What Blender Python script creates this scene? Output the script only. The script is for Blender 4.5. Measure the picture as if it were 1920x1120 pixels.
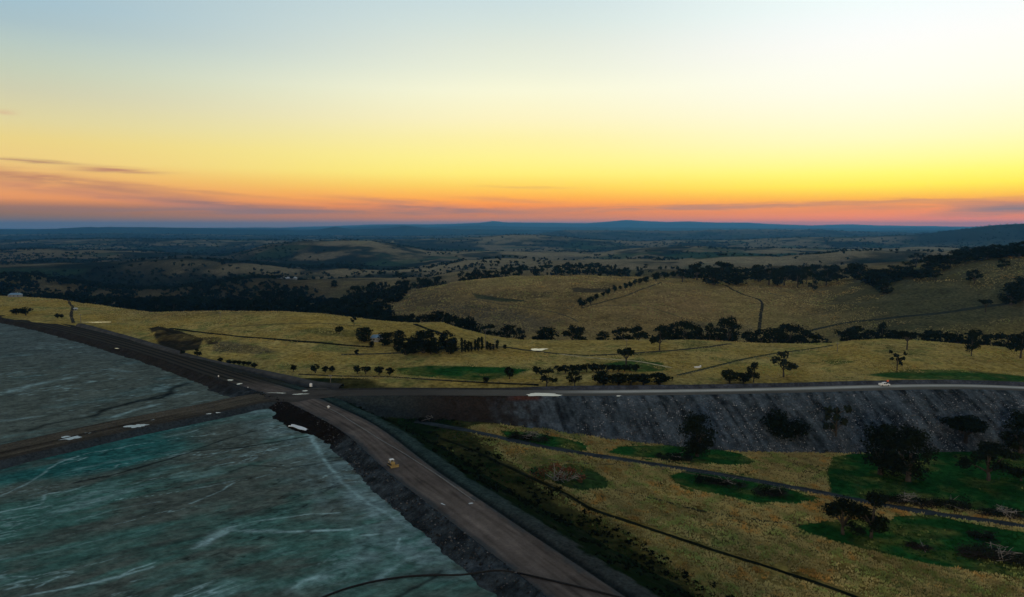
import bpy, math, random
import numpy as np

S = bpy.context.scene
COL = S.collection
for o in list(bpy.data.objects):
    bpy.data.objects.remove(o)
random.seed(7)
RNG = np.random.default_rng(11)

# ------------------------------------------------------------------ camera
H, F, HOR = 90.0, 1320.0, 427.0
TH = math.atan((560 - HOR) / F)
CT, ST = math.cos(TH), math.sin(TH)
cam_d = bpy.data.cameras.new('camera')
cam = bpy.data.objects.new('camera', cam_d)
COL.objects.link(cam)
cam.location = (0, 0, H)
cam.rotation_euler = (math.pi / 2 - TH, 0, 0)
cam_d.sensor_width = 36.0
cam_d.lens = 36.0 * F / 1920.0
cam_d.clip_start = 1.0
cam_d.clip_end = 150000.0
S.camera = cam

# ------------------------------------------------------------------ render / exposure
S.render.engine = 'CYCLES'
S.view_settings.view_transform = 'Standard'
S.view_settings.look = 'None'
S.view_settings.exposure = 0.0
S.view_settings.gamma = 1.0
S.view_settings.use_curve_mapping = False
S.cycles.use_denoising = True
S.cycles.max_bounces = 5
S.cycles.diffuse_bounces = 2
S.cycles.glossy_bounces = 2
S.cycles.volume_bounces = 1
S.cycles.transparent_max_bounces = 6


def lin(c):
    out = []
    for v in c:
        v = v / 255.0
        out.append(v / 12.92 if v <= 0.04045 else ((v + 0.055) / 1.055) ** 2.4)
    return tuple(out)


def ray(px, py):
    a = (px - 960.0) / F
    b = (560.0 - py) / F
    return np.array([a, CT + b * ST, -ST + b * CT])


def azel(px, py):
    d = ray(px, py)
    return math.degrees(math.atan2(d[0], d[1])), math.degrees(math.asin(d[2] / np.linalg.norm(d)))


# ------------------------------------------------------------------ sky (world)
SUN_AZ, SUN_EL = 20.0, 4.0
W = bpy.data.worlds.new('World')
S.world = W
W.use_nodes = True
nt = W.node_tree
nt.nodes.clear()


class NT:
    def __init__(self, tree):
        self.t = tree

    def n(self, kind, **kw):
        x = self.t.nodes.new(kind)
        for k, v in kw.items():
            setattr(x, k, v)
        return x

    def put(self, sock, v):
        if isinstance(v, bpy.types.NodeSocket):
            self.t.links.new(v, sock)
        else:
            sock.default_value = v

    def m(self, op, a, b=0.0, c=0.0, clamp=False):
        x = self.n('ShaderNodeMath', operation=op, use_clamp=clamp)
        self.put(x.inputs[0], a)
        self.put(x.inputs[1], b)
        self.put(x.inputs[2], c)
        return x.outputs[0]

    def mix(self, f, a, b, mode='MIX'):
        x = self.n('ShaderNodeMix', data_type='RGBA', blend_type=mode)
        self.put(x.inputs[0], f)
        for sock, v in ((x.inputs[6], a), (x.inputs[7], b)):
            if isinstance(v, tuple) and len(v) == 3:
                v = v + (1.0,)
            self.put(sock, v)
        return x.outputs[2]

    def smooth(self, v, lo, hi):
        x = self.n('ShaderNodeMapRange', interpolation_type='SMOOTHSTEP')
        self.put(x.inputs['Value'], v)
        x.inputs['From Min'].default_value = lo
        x.inputs['From Max'].default_value = hi
        return x.outputs['Result']

    def noise(self, vec, scale, detail=3.0, rough=0.55, dist=0.0):
        x = self.n('ShaderNodeTexNoise')
        if vec is not None:
            self.put(x.inputs['Vector'], vec)
        x.inputs['Scale'].default_value = scale
        x.inputs['Detail'].default_value = detail
        x.inputs['Roughness'].default_value = rough
        x.inputs['Distortion'].default_value = dist
        return x.outputs['Fac']


w = NT(nt)
tc = w.n('ShaderNodeTexCoord')
sep = w.n('ShaderNodeSeparateXYZ')
nt.links.new(tc.outputs['Generated'], sep.inputs[0])
el = w.m('MULTIPLY', w.m('ARCSINE', sep.outputs[2]), 180 / math.pi)
az = w.m('MULTIPLY', w.m('ARCTAN2', sep.outputs[0], sep.outputs[1]), 180 / math.pi)
EMIN, EMAX = -2.0, 70.0
fac = w.m('DIVIDE', w.m('SUBTRACT', el, EMIN), EMAX - EMIN, clamp=True)

# sky colours (display values) by elevation for three bearings
ROWS = [0, 40, 80, 130, 170, 225, 262, 300, 326, 349, 371, 386, 400, 412, 424]
SKY_L = [(160, 190, 204), (166, 191, 199), (180, 199, 194), (194, 204, 184), (205, 205, 176), (222, 211, 160), (233, 210, 138), (236, 205, 136),
         (234, 184, 122), (230, 166, 116), (224, 154, 114), (160, 126, 118), (134, 122, 124), (124, 122, 132), (120, 126, 146)]
SKY_M = [(204, 222, 224), (213, 227, 222), (224, 232, 219), (236, 240, 218), (249, 248, 216), (253, 244, 194), (254, 242, 168), (255, 243, 146),
         (255, 238, 126), (253, 212, 104), (252, 178, 94), (242, 150, 98), (206, 138, 114), (186, 134, 126), (140, 132, 150)]
SKY_R = [(243, 254, 253), (249, 254, 253), (254, 254, 250), (255, 255, 243), (255, 254, 236), (255, 252, 216), (255, 251, 196), (255, 251, 160),
         (255, 249, 124), (254, 236, 98), (250, 190, 84), (240, 156, 92), (228, 144, 112), (234, 142, 112), (240, 138, 104)]
HAZE_D, HAZE_TOP, HAZE_FAR = 3.1e-5, 520.0, 60000.0
HAZE_C = (0.07, 0.20, 0.34)      # colour the air tends to; the sky behind it is set so that sky and air together match


def behind_haze(c, e):
    L = min(HAZE_FAR, (HAZE_TOP - H) / max(1e-4, math.sin(math.radians(max(e, 0.02)))))
    T = max(math.exp(-HAZE_D * L), 0.40)
    return tuple(max(0.01, (v - h * (1 - T)) / T) for v, h in zip(c, HAZE_C))


TAIL_L = [(24, (0.38, 0.48, 0.56)), (34, (0.33, 0.40, 0.47)), (48, (0.24, 0.295, 0.36)), (70, (0.165, 0.215, 0.285))]
TAIL_M = [(24, (0.56, 0.66, 0.71)), (34, (0.40, 0.47, 0.53)), (48, (0.25, 0.305, 0.37)), (70, (0.165, 0.215, 0.285))]
TAIL_R = [(24, (0.80, 0.86, 0.88)), (34, (0.52, 0.58, 0.62)), (48, (0.27, 0.32, 0.38)), (70, (0.165, 0.215, 0.285))]


def ramp(cols, tail, pxc):
    r = w.n('ShaderNodeValToRGB')
    cr = r.color_ramp
    cr.interpolation = 'LINEAR'
    st = [((azel(pxc, y)[1] - EMIN) / (EMAX - EMIN), behind_haze(lin(c), azel(pxc, y)[1])) for y, c in zip(ROWS, cols)]
    st += [((e - EMIN) / (EMAX - EMIN), c) for e, c in tail]
    st.sort(key=lambda q: q[0])
    st = [(0.0, tuple(v * 0.8 for v in st[0][1]))] + st
    while len(cr.elements) < len(st):
        cr.elements.new(0.5)
    for k, (p, c) in enumerate(st):
        cr.elements[k].position = min(1.0, max(0.0, p))
    for k, (p, c) in enumerate(st):
        cr.elements[k].color = (*c, 1.0)
    nt.links.new(fac, r.inputs[0])
    return r.outputs[0]


RL, RM, RR = ramp(SKY_L, TAIL_L, 60), ramp(SKY_M, TAIL_M, 960), ramp(SKY_R, TAIL_R, 1600)
fl = w.smooth(w.m('MULTIPLY', az, -1.0), -2.0, 40.0)
fr = w.smooth(az, -2.0, 30.0)
sky = w.mix(fr, w.mix(fl, RM, RL), RR)
away = w.smooth(w.m('ABSOLUTE', w.m('SUBTRACT', az, 14.0)), 55.0, 120.0)
BACK = w.mix(w.smooth(el, 0.0, 50.0), (0.24, 0.265, 0.30), (0.165, 0.215, 0.285))
sky = w.mix(away, sky, BACK)

# thin dusk clouds: soft streaks by bearing and elevation
cvec = w.n('ShaderNodeCombineXYZ')
w.put(cvec.inputs[0], w.m('MULTIPLY', az, 0.10))
w.put(cvec.inputs[1], w.m('MULTIPLY', el, 1.1))
nz = w.noise(cvec.outputs[0], 1.0, 5.0, 0.6, 0.6)
cvec2 = w.n('ShaderNodeCombineXYZ')
w.put(cvec2.inputs[0], w.m('MULTIPLY', az, 0.22))
w.put(cvec2.inputs[1], w.m('MULTIPLY', el, 3.2))
nz2 = w.noise(cvec2.outputs[0], 1.0, 4.0, 0.6, 0.8)
elw = w.m('ADD', el, w.m('MULTIPLY', w.m('SUBTRACT', nz2, 0.5), 0.55))
STREAKS = [  # px, py, half length px, half thickness px, drop px per px, strength, colour
    (55, 302, 62, 3.2, 0.03, 0.75, (196, 148, 108)),
    (222, 320, 58, 3.8, 0.01, 0.85, (206, 146, 106)),
    (120, 340, 260, 10, 0.11, 0.75, (204, 138, 100)),
    (200, 368, 280, 7, 0.10, 0.60, (214, 138, 104)),
    (400, 382, 110, 5, 0.07, 0.75, (176, 124, 108)),
    (330, 355, 180, 3.5, 0.08, 0.40, (214, 146, 100)),
    (740, 378, 110, 4.5, 0.06, 0.60, (222, 146, 102)),
    (800, 390, 150, 4.5, 0.05, 0.65, (180, 126, 112)),
    (960, 376, 90, 4, 0.05, 0.5, (240, 152, 96)),
    (560, 396, 420, 6, 0.00, 0.6, (150, 122, 122)),
    (1240, 390, 230, 4.5, -0.01, 0.65, (200, 138, 112)),
    (1430, 386, 230, 4, -0.02, 0.5, (220, 146, 104)),
    (1620, 380, 150, 3.4, -0.02, 0.6, (234, 146, 92)),
    (1780, 384, 170, 6, -0.03, 0.6, (226, 142, 102)),
    (1910, 391, 110, 9, -0.03, 0.8, (168, 128, 118)),
    (990, 352, 80, 2.5, 0.02, 0.35, (244, 180, 100)),
    (8, 211, 14, 3, 0.0, 0.5, (224, 188, 148)),
]
PXD = math.degrees(1.0 / F)
for (px, py, hl, ht, drop, stg, colr) in STREAKS:
    a0, e0 = azel(px, py)
    da = w.m('SUBTRACT', az, a0)
    q1 = w.m('POWER', w.m('ABSOLUTE', w.m('DIVIDE', da, hl * PXD)), 2.0)
    de = w.m('ADD', w.m('SUBTRACT', elw, e0), w.m('MULTIPLY', da, drop))
    q2 = w.m('POWER', w.m('ABSOLUTE', w.m('DIVIDE', de, ht * PXD)), 2.0)
    g = w.m('EXPONENT', w.m('MULTIPLY', w.m('ADD', q1, q2), -1.0))
    g = w.m('MULTIPLY', g, w.m('MULTIPLY', w.smooth(nz, 0.22, 0.55), stg * 1.25), clamp=True)
    sky = w.mix(g, sky, lin(colr))
nish = w.n('ShaderNodeTexSky', sky_type='NISHITA', sun_disc=False)
nish.sun_elevation = math.radians(SUN_EL)
nish.sun_rotation = math.radians(SUN_AZ)
bg1 = w.n('ShaderNodeBackground')
nt.links.new(nish.outputs[0], bg1.inputs[0])
bg1.inputs[1].default_value = 0.0001
bg2 = w.n('ShaderNodeBackground')
nt.links.new(sky, bg2.inputs[0])
bg2.inputs[1].default_value = 1.0
add = w.n('ShaderNodeAddShader')
nt.links.new(bg1.outputs[0], add.inputs[0])
nt.links.new(bg2.outputs[0], add.inputs[1])
wo = w.n('ShaderNodeOutputWorld')
nt.links.new(add.outputs[0], wo.inputs['Surface'])
W.cycles.sampling_method = 'MANUAL'
W.cycles.sample_map_resolution = 1024

# ------------------------------------------------------------------ the last glow of the sun
sd = bpy.data.lights.new('sun', 'SUN')
sd.energy = 0.95
sd.angle = math.radians(14)
sd.color = (1.0, 0.80, 0.52)
sun = bpy.data.objects.new('sun', sd)
COL.objects.link(sun)
sun.rotation_euler = (math.radians(90 - SUN_EL - 3), 0, math.radians(180 - SUN_AZ + 0) + math.pi)
sun.location = (0, 0, 200)


# ================================================================== helpers
def hash2(ix, iy, seed):
    h = (ix.astype(np.int64) * 374761393 + iy.astype(np.int64) * 668265263 + seed * 974634777) & 0x7fffffff
    h = ((h ^ (h >> 13)) * 1274126177) & 0x7fffffff
    h = h ^ (h >> 16)
    return (h & 0xffff) / 65535.0


def vnoise(x, y, seed=0):
    ix, iy = np.floor(x), np.floor(y)
    fx, fy = x - ix, y - iy
    fx = fx * fx * fx * (fx * (fx * 6 - 15) + 10)
    fy = fy * fy * fy * (fy * (fy * 6 - 15) + 10)
    a = hash2(ix, iy, seed)
    b = hash2(ix + 1, iy, seed)
    c = hash2(ix, iy + 1, seed)
    d = hash2(ix + 1, iy + 1, seed)
    return ((a * (1 - fx) + b * fx) * (1 - fy) + (c * (1 - fx) + d * fx) * fy) * 2 - 1


def fbm(x, y, seed=0, oct=4, gain=0.5):
    s = np.zeros_like(x, dtype=float)
    a, t = 1.0, 0.0
    for k in range(oct):
        s += a * vnoise(x * (2.03 ** k) + 17.3 * k, y * (2.03 ** k) - 9.1 * k, seed + k)
        t += a
        a *= gain
    return s / t


def sstep(v, lo, hi):
    t = np.clip((v - lo) / (hi - lo), 0, 1)
    return t * t * (3 - 2 * t)


def poly_info(X, Y, P):
    """distance to polyline P, signed side (+ = right of travel) and arc length"""
    best = np.full(X.shape, 1e18)
    side = np.zeros(X.shape)
    arc = np.zeros(X.shape)
    acc = 0.0
    for (x0, y0), (x1, y1) in zip(P[:-1], P[1:]):
        dx, dy = x1 - x0, y1 - y0
        L2 = dx * dx + dy * dy + 1e-12
        t = np.clip(((X - x0) * dx + (Y - y0) * dy) / L2, 0, 1)
        ex, ey = X - (x0 + t * dx), Y - (y0 + t * dy)
        d = ex * ex + ey * ey
        m = d < best
        best = np.where(m, d, best)
        side = np.where(m, np.sign(ex * dy - ey * dx), side)
        arc = np.where(m, acc + t * math.sqrt(L2), arc)
        acc += math.sqrt(L2)
    return np.sqrt(best), side, arc


def in_poly(X, Y, P):
    r = np.zeros(X.shape, bool)
    n = len(P)
    for i in range(n):
        x0, y0 = P[i]
        x1, y1 = P[(i + 1) % n]
        c = ((y0 > Y) != (y1 > Y)) & (X < (x1 - x0) * (Y - y0) / ((y1 - y0) + 1e-12) + x0)
        r ^= c
    return r


def flat(px, py, z=0.0):
    d = ray(px, py)
    t = (z - H) / d[2]
    return d[0] * t, d[1] * t


def smooth_line(P, it=3):
    P = [tuple(p) for p in P]
    for _ in range(it):
        Q = [P[0]]
        for a, b in zip(P[:-1], P[1:]):
            Q.append(tuple(0.75 * u + 0.25 * v for u, v in zip(a, b)))
            Q.append(tuple(0.25 * u + 0.75 * v for u, v in zip(a, b)))
        Q.append(P[-1])
        P = Q
    return P


def resample(P, ds):
    P = np.array(P, float)
    seg = np.linalg.norm(np.diff(P, axis=0), axis=1)
    s = np.concatenate([[0], np.cumsum(seg)])
    n = max(2, int(s[-1] / ds) + 1)
    u = np.linspace(0, s[-1], n)
    return np.stack([np.interp(u, s, P[:, k]) for k in range(P.shape[1])], 1), u


def tag(o, label=None, cat=None, group=None, kind=None):
    if label:
        o['label'] = label
    if cat:
        o['category'] = cat
    if group:
        o['group'] = group
    if kind:
        o['kind'] = kind
    return o


def link(name, me, mats=(), parent=None):
    o = bpy.data.objects.new(name, me)
    COL.objects.link(o)
    for m in mats:
        me.materials.append(m)
    if parent is not None:
        o.parent = parent
    return o


def mesh_np(name, V, Q, col=None, smooth=True, matidx=None):
    """mesh from numpy verts and a face array (n x 3 or n x 4)"""
    V = np.ascontiguousarray(V, dtype=np.float32)
    Q = np.ascontiguousarray(Q, dtype=np.int32)
    me = bpy.data.meshes.new(name)
    k = Q.shape[1]
    me.vertices.add(len(V))
    me.vertices.foreach_set('co', V.ravel())
    me.loops.add(Q.size)
    me.loops.foreach_set('vertex_index', Q.ravel())
    me.polygons.add(len(Q))
    me.polygons.foreach_set('loop_start', np.arange(0, Q.size, k, dtype=np.int32))
    me.polygons.foreach_set('loop_total', np.full(len(Q), k, dtype=np.int32))
    if smooth:
        me.polygons.foreach_set('use_smooth', np.ones(len(Q), dtype=bool))
    if matidx is not None:
        me.polygons.foreach_set('material_index', np.asarray(matidx, dtype=np.int32))
    if col is not None:
        a = me.color_attributes.new('Col', 'FLOAT_COLOR', 'POINT')
        c4 = np.ones((len(V), 4), np.float32)
        c4[:, :3] = col
        a.data.foreach_set('color', c4.ravel())
    me.update(calc_edges=True)
    me.validate()
    return me


def grid_faces(nr, nc):
    i = np.arange(nr * nc).reshape(nr, nc)
    return np.stack([i[:-1, :-1].ravel(), i[:-1, 1:].ravel(), i[1:, 1:].ravel(), i[1:, :-1].ravel()], 1)


class MB:
    """collects boxes, prisms, tubes and lathes into one mesh"""

    def __init__(self):
        self.v, self.f, self.mi, self.sm = [], [], [], []
        self.cur = 0

    def _add(self, vs, fs, smooth=False):
        b = len(self.v)
        self.v += [tuple(p) for p in vs]
        self.f += [tuple(b + i for i in q) for q in fs]
        self.mi += [self.cur] * len(fs)
        self.sm += [smooth] * len(fs)

    def box(self, x0, y0, z0, x1, y1, z1, tx=0.0, ty=0.0):
        """box with its top face drawn in by tx, ty on each side"""
        vs = [(x0, y0, z0), (x1, y0, z0), (x1, y1, z0), (x0, y1, z0),
              (x0 + tx, y0 + ty, z1), (x1 - tx, y0 + ty, z1), (x1 - tx, y1 - ty, z1), (x0 + tx, y1 - ty, z1)]
        self._add(vs, [(0, 3, 2, 1), (4, 5, 6, 7), (0, 1, 5, 4), (1, 2, 6, 5), (2, 3, 7, 6), (3, 0, 4, 7)])

    def prism(self, prof, y0, y1):
        """profile in xz extruded along y"""
        n = len(prof)
        vs = [(x, y0, z) for x, z in prof] + [(x, y1, z) for x, z in prof]
        fs = [tuple(range(n)), tuple(range(2 * n - 1, n - 1, -1))]
        fs += [(i, i + n, (i + 1) % n + n, (i + 1) % n) for i in range(n)]
        self._add(vs, fs)

    def tube(self, pts, rad, seg=7, cap=True, smooth=True):
        pts = [np.array(p, float) for p in pts]
        if not hasattr(rad, '__len__'):
            rad = [rad] * len(pts)
        vs, fs = [], []
        for i, p in enumerate(pts):
            t = pts[min(i + 1, len(pts) - 1)] - pts[max(i - 1, 0)]
            t = t / (np.linalg.norm(t) + 1e-9)
            u = np.cross(t, (0, 0, 1) if abs(t[2]) < 0.9 else (1, 0, 0))
            u /= np.linalg.norm(u)
            v = np.cross(t, u)
            for k in range(seg):
                a = 2 * math.pi * k / seg
                vs.append(p + rad[i] * (math.cos(a) * u + math.sin(a) * v))
        for i in range(len(pts) - 1):
            for k in range(seg):
                a, b = i * seg + k, i * seg + (k + 1) % seg
                fs.append((a, b, b + seg, a + seg))
        if cap:
            fs.append(tuple(range(seg - 1, -1, -1)))
            fs.append(tuple((len(pts) - 1) * seg + k for k in range(seg)))
        self._add(vs, fs, smooth)

    def lathe(self, prof, seg=16, c=(0, 0, 0), axis='z'):
        vs, fs = [], []
        for r, z in prof:
            for k in range(seg):
                a = 2 * math.pi * k / seg
                p = (r * math.cos(a), r * math.sin(a), z)
                if axis == 'y':
                    p = (p[0], p[2], p[1])
                vs.append((p[0] + c[0], p[1] + c[1], p[2] + c[2]))
        for i in range(len(prof) - 1):
            for k in range(seg):
                a, b = i * seg + k, i * seg + (k + 1) % seg
                fs.append((a, b, b + seg, a + seg))
        fs.append(tuple(range(seg - 1, -1, -1)))
        fs.append(tuple((len(prof) - 1) * seg + k for k in range(seg)))
        self._add(vs, fs, True)

    def build(self, name, mat, parent=None):
        me = bpy.data.meshes.new(name)
        me.from_pydata(self.v, [], self.f)
        me.polygons.foreach_set('use_smooth', self.sm)
        me.polygons.foreach_set('material_index', self.mi)
        me.update()
        return link(name, me, mat if isinstance(mat, (list, tuple)) else [mat], parent)


def empty(name, loc, rz=0.0):
    o = bpy.data.objects.new(name, None)
    COL.objects.link(o)
    o.location = loc
    o.rotation_euler = (0, 0, rz)
    o.empty_display_size = 0.5
    return o


# ------------------------------------------------------------------ materials
def new_mat(name):
    m = bpy.data.materials.new(name)
    m.use_nodes = True
    m.node_tree.nodes.clear()
    t = NT(m.node_tree)
    b = t.n('ShaderNodeBsdfPrincipled')
    o = t.n('ShaderNodeOutputMaterial')
    m.node_tree.links.new(b.outputs[0], o.inputs[0])
    return m, t, b


def earth_mat(name, fine=0.6, fine_amt=0.5, mid=0.07, mid_amt=0.3, rough=0.95, bump=0.4, bump_scale=0.5, speck=0.0, speck_scale=0.5,
              speck_col=(0.30, 0.31, 0.32), spec=0.0, stretch=None):
    """ground-like surface: albedo from the mesh attribute, broken up by grain, clods and pale stones"""
    m, t, b = new_mat(name)
    at = t.n('ShaderNodeAttribute', attribute_name='Col')
    tc = t.n('ShaderNodeTexCoord')
    vec = tc.outputs['Object']
    if stretch:
        mp = t.n('ShaderNodeMapping')
        mp.inputs['Rotation'].default_value = (0, 0, stretch[0])
        mp.inputs['Scale'].default_value = (stretch[1], stretch[2], 1)
        t.put(mp.inputs[0], vec)
        vec2 = mp.outputs[0]
    else:
        vec2 = vec
    n1 = t.noise(vec2, fine, 4.0, 0.65)
    n2 = t.noise(vec2, mid, 6.0, 0.68, 0.4)
    f1 = t.m('ADD', 1.0, t.m('MULTIPLY', t.m('SUBTRACT', n1, 0.5), fine_amt * 4))
    f2 = t.m('ADD', 1.0, t.m('MULTIPLY', t.m('SUBTRACT', n2, 0.5), mid_amt * 4))
    f = t.m('MAXIMUM', t.m('MULTIPLY', f1, f2), 0.12)
    cx = t.n('ShaderNodeCombineXYZ')
    for k in range(3):
        t.put(cx.inputs[k], f)
    c = t.mix(1.0, at.outputs['Color'], cx.outputs[0], 'MULTIPLY')
    if speck > 0:
        vo = t.n('ShaderNodeTexVoronoi')
        t.put(vo.inputs['Vector'], vec)
        vo.inputs['Scale'].default_value = speck_scale
        sp = t.n('ShaderNodeSeparateColor')
        t.put(sp.inputs[0], vo.outputs['Color'])
        mk = t.m('MULTIPLY', t.smooth(sp.outputs[0], 1 - speck, 1 - speck * 0.6), t.smooth(vo.outputs['Distance'], 0.5, 0.3))
        c = t.mix(mk, c, speck_col)
    t.put(b.inputs['Base Color'], c)
    b.inputs['Roughness'].default_value = rough
    b.inputs['Specular IOR Level'].default_value = spec
    if bump:
        bp = t.n('ShaderNodeBump')
        bp.inputs['Strength'].default_value = 1.0
        bp.inputs['Distance'].default_value = bump
        t.put(bp.inputs['Height'], t.noise(vec, bump_scale, 5.0, 0.65))
        t.put(b.inputs['Normal'], bp.outputs[0])
    return m


def plain_mat(name, col, rough=0.6, var=0.25, scale=3.0, metal=0.0, spec=0.4):
    m, t, b = new_mat(name)
    tc = t.n('ShaderNodeTexCoord')
    n = t.noise(tc.outputs['Object'], scale, 4.0, 0.6)
    dark = tuple(v * (1 - var) for v in col)
    light = tuple(min(1, v * (1 + var)) for v in col)
    t.put(b.inputs['Base Color'], t.mix(t.smooth(n, 0.3, 0.7), dark, light))
    b.inputs['Roughness'].default_value = rough
    b.inputs['Metallic'].default_value = metal
    b.inputs['Specular IOR Level'].default_value = spec
    return m


def leaf_mat(name, c0, c1, through=0.0):
    m, t, b = new_mat(name)
    at = t.n('ShaderNodeAttribute', attribute_name='Col')
    sp = t.n('ShaderNodeSeparateColor')
    t.put(sp.inputs[0], at.outputs['Color'])
    oi = t.n('ShaderNodeObjectInfo')
    k = t.m('ADD', t.m('MULTIPLY', sp.outputs[0], 0.7), t.m('MULTIPLY', oi.outputs['Random'], 0.3))
    colr = t.mix(k, c0, c1)
    if through > 0:      # greener and rustier stands, by the second channel
        colr = t.mix(1.0, colr, t.mix(t.smooth(sp.outputs[1], 0.15, 0.45), (0.66, 0.90, 0.66), (1.0, 1.0, 1.0)), 'MULTIPLY')
        colr = t.mix(1.0, colr, t.mix(t.smooth(sp.outputs[1], 0.60, 0.90), (1.0, 1.0, 1.0), (1.10, 0.80, 0.55)), 'MULTIPLY')
    t.put(b.inputs['Base Color'], colr)
    b.inputs['Roughness'].default_value = 0.8
    b.inputs['Specular IOR Level'].default_value = 0.0
    if through > 0:      # thin dry blades let light through
        tl = t.n('ShaderNodeBsdfTranslucent')
        t.put(tl.inputs['Color'], colr)
        mx = t.n('ShaderNodeMixShader')
        mx.inputs[0].default_value = through
        out = [q for q in m.node_tree.nodes if q.type == 'OUTPUT_MATERIAL'][0]
        m.node_tree.links.new(b.outputs[0], mx.inputs[1])
        m.node_tree.links.new(tl.outputs[0], mx.inputs[2])
        m.node_tree.links.new(mx.outputs[0], out.inputs[0])
    return m


M = {}
M['ground'] = earth_mat('ground_mat', fine=0.32, fine_amt=0.75, mid=0.045, mid_amt=0.42, bump=0.5, bump_scale=0.45)
M['slope'] = earth_mat('rock_slope_mat', fine=0.9, fine_amt=0.55, mid=0.12, mid_amt=0.3, bump=0.8, bump_scale=0.7, speck=0.0, speck_scale=1.1, speck_col=(0.20, 0.21, 0.22))
M['road'] = earth_mat('road_mat', fine=1.2, fine_amt=0.18, mid=0.09, mid_amt=0.14, bump=0.05, bump_scale=1.0)
M['tailings'] = earth_mat('tailings_mat', fine=0.60, fine_amt=0.50, mid=0.06, mid_amt=0.26, rough=0.85, bump=0.03, bump_scale=0.5, spec=0.0,
                          stretch=(-math.atan2(0.6, 0.8), 0.75, 1.1))
M['leaf'] = leaf_mat('leaf_mat', (0.005, 0.008, 0.005), (0.015, 0.021, 0.012))
M['leaf_grey'] = leaf_mat('grey_leaf_mat', (0.009, 0.014, 0.010), (0.028, 0.036, 0.025))
M['leaf_red'] = leaf_mat('red_leaf_mat', (0.050, 0.026, 0.017), (0.34, 0.115, 0.058))
M['leaf_far'] = leaf_mat('far_leaf_mat', (0.005, 0.008, 0.006), (0.015, 0.020, 0.013))
M['bark'] = plain_mat('bark_mat', (0.05, 0.042, 0.035), 0.9, 0.4, 6.0, spec=0.1)
M['deadwood'] = plain_mat('deadwood_mat', (0.26, 0.23, 0.20), 0.85, 0.3, 4.0, spec=0.1)
M['bleached'] = plain_mat('bleached_wood_mat', (0.46, 0.40, 0.34), 0.85, 0.3, 4.0, spec=0.1)
M['darkwood'] = plain_mat('dark_branch_mat', (0.022, 0.019, 0.017), 0.9, 0.4, 4.0, spec=0.1)
M['pole'] = plain_mat('pole_wood_mat', (0.16, 0.14, 0.12), 0.85, 0.25, 3.0, spec=0.1)
M['grass'] = leaf_mat('dry_grass_mat', (0.28, 0.22, 0.085), (0.82, 0.67, 0.29), 0.45)
M['green'] = leaf_mat('green_grass_mat', (0.008, 0.030, 0.008), (0.024, 0.100, 0.018), 0.3)
M['white'] = plain_mat('white_paint_mat', (0.78, 0.78, 0.76), 0.4, 0.06, 2.0)
M['glass'] = plain_mat('dark_glass_mat', (0.02, 0.025, 0.03), 0.1, 0.2, 2.0, spec=0.6)
M['rubber'] = plain_mat('rubber_mat', (0.02, 0.02, 0.02), 0.85, 0.3, 5.0, spec=0.2)
M['steel'] = plain_mat('steel_mat', (0.25, 0.25, 0.26), 0.5, 0.3, 3.0, metal=0.3)
M['yellow'] = plain_mat('yellow_paint_mat', (0.34, 0.235, 0.08), 0.5, 0.2, 2.0)
M['orange'] = plain_mat('orange_cloth_mat', (0.85, 0.16, 0.05), 0.7, 0.15, 4.0)
M['hdpe'] = plain_mat('black_pipe_mat', (0.010, 0.010, 0.011), 0.6, 0.3, 1.0, spec=0.15)
M['greypipe'] = plain_mat('grey_pipe_mat', (0.12, 0.125, 0.125), 0.6, 0.2, 0.5, spec=0.3)
M['liner'] = plain_mat('white_liner_mat', (0.74, 0.76, 0.75), 0.6, 0.12, 0.8)
M['roof_blue'] = plain_mat('blue_roof_mat', (0.12, 0.22, 0.32), 0.5, 0.15, 1.0)
M['roof_pale'] = plain_mat('pale_roof_mat', (0.42, 0.44, 0.45), 0.5, 0.12, 1.0)
M['wall'] = plain_mat('weatherboard_mat', (0.20, 0.21, 0.21), 0.8, 0.12, 1.5)


def water_mat(name, base, rough, ior):
    m, t, b = new_mat(name)
    b.inputs['Base Color'].default_value = (*base, 1)
    b.inputs['Roughness'].default_value = rough
    b.inputs['IOR'].default_value = ior
    b.inputs['Specular IOR Level'].default_value = 0.5
    tc = t.n('ShaderNodeTexCoord')
    bp = t.n('ShaderNodeBump')
    bp.inputs['Distance'].default_value = 0.01
    t.put(bp.inputs['Height'], t.noise(tc.outputs['Object'], 0.8, 2.0))
    t.put(b.inputs['Normal'], bp.outputs[0])
    return m


M['water'] = water_mat('water_mat', (0.20, 0.20, 0.19), 0.06, 1.75)

# ================================================================== lines of the dam
MAIN_PX = [(1330, 1290), (1102, 1120), (935, 1002), (848, 938), (775, 887), (678, 803), (610, 770), (560, 746), (520, 733), (455, 714),
           (400, 697), (300, 664), (200, 636), (100, 611), (0, 592), (-180, 560)]
MAIN = smooth_line([flat(*p) for p in MAIN_PX], 3)
CAUSE_PX = [(545, 742), (480, 746), (400, 764), (300, 783), (200, 803), (100, 826), (0, 848), (-200, 895), (-500, 970)]
CAUSE = smooth_line([flat(*p) for p in CAUSE_PX], 3)
RIGHT_PX = [(555, 740), (640, 737), (760, 735), (1000, 737), (1200, 736), (1450, 732), (1650, 726), (1800, 724), (1920, 728), (2150, 742), (2500, 775)]
RIGHT = smooth_line([flat(*p) for p in RIGHT_PX], 3)
JX, JY = flat(560, 740)

# ================================================================== terrain
def tab(*a):
    a = sorted(a)
    return np.array([q[0] for q in a], float), np.array([q[1] for q in a], float)


def z_of(py, Y):
    """height seen at image row py at forward distance Y"""
    return H - Y * np.tan(TH + np.arctan((py - 560.0) / F))


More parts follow.
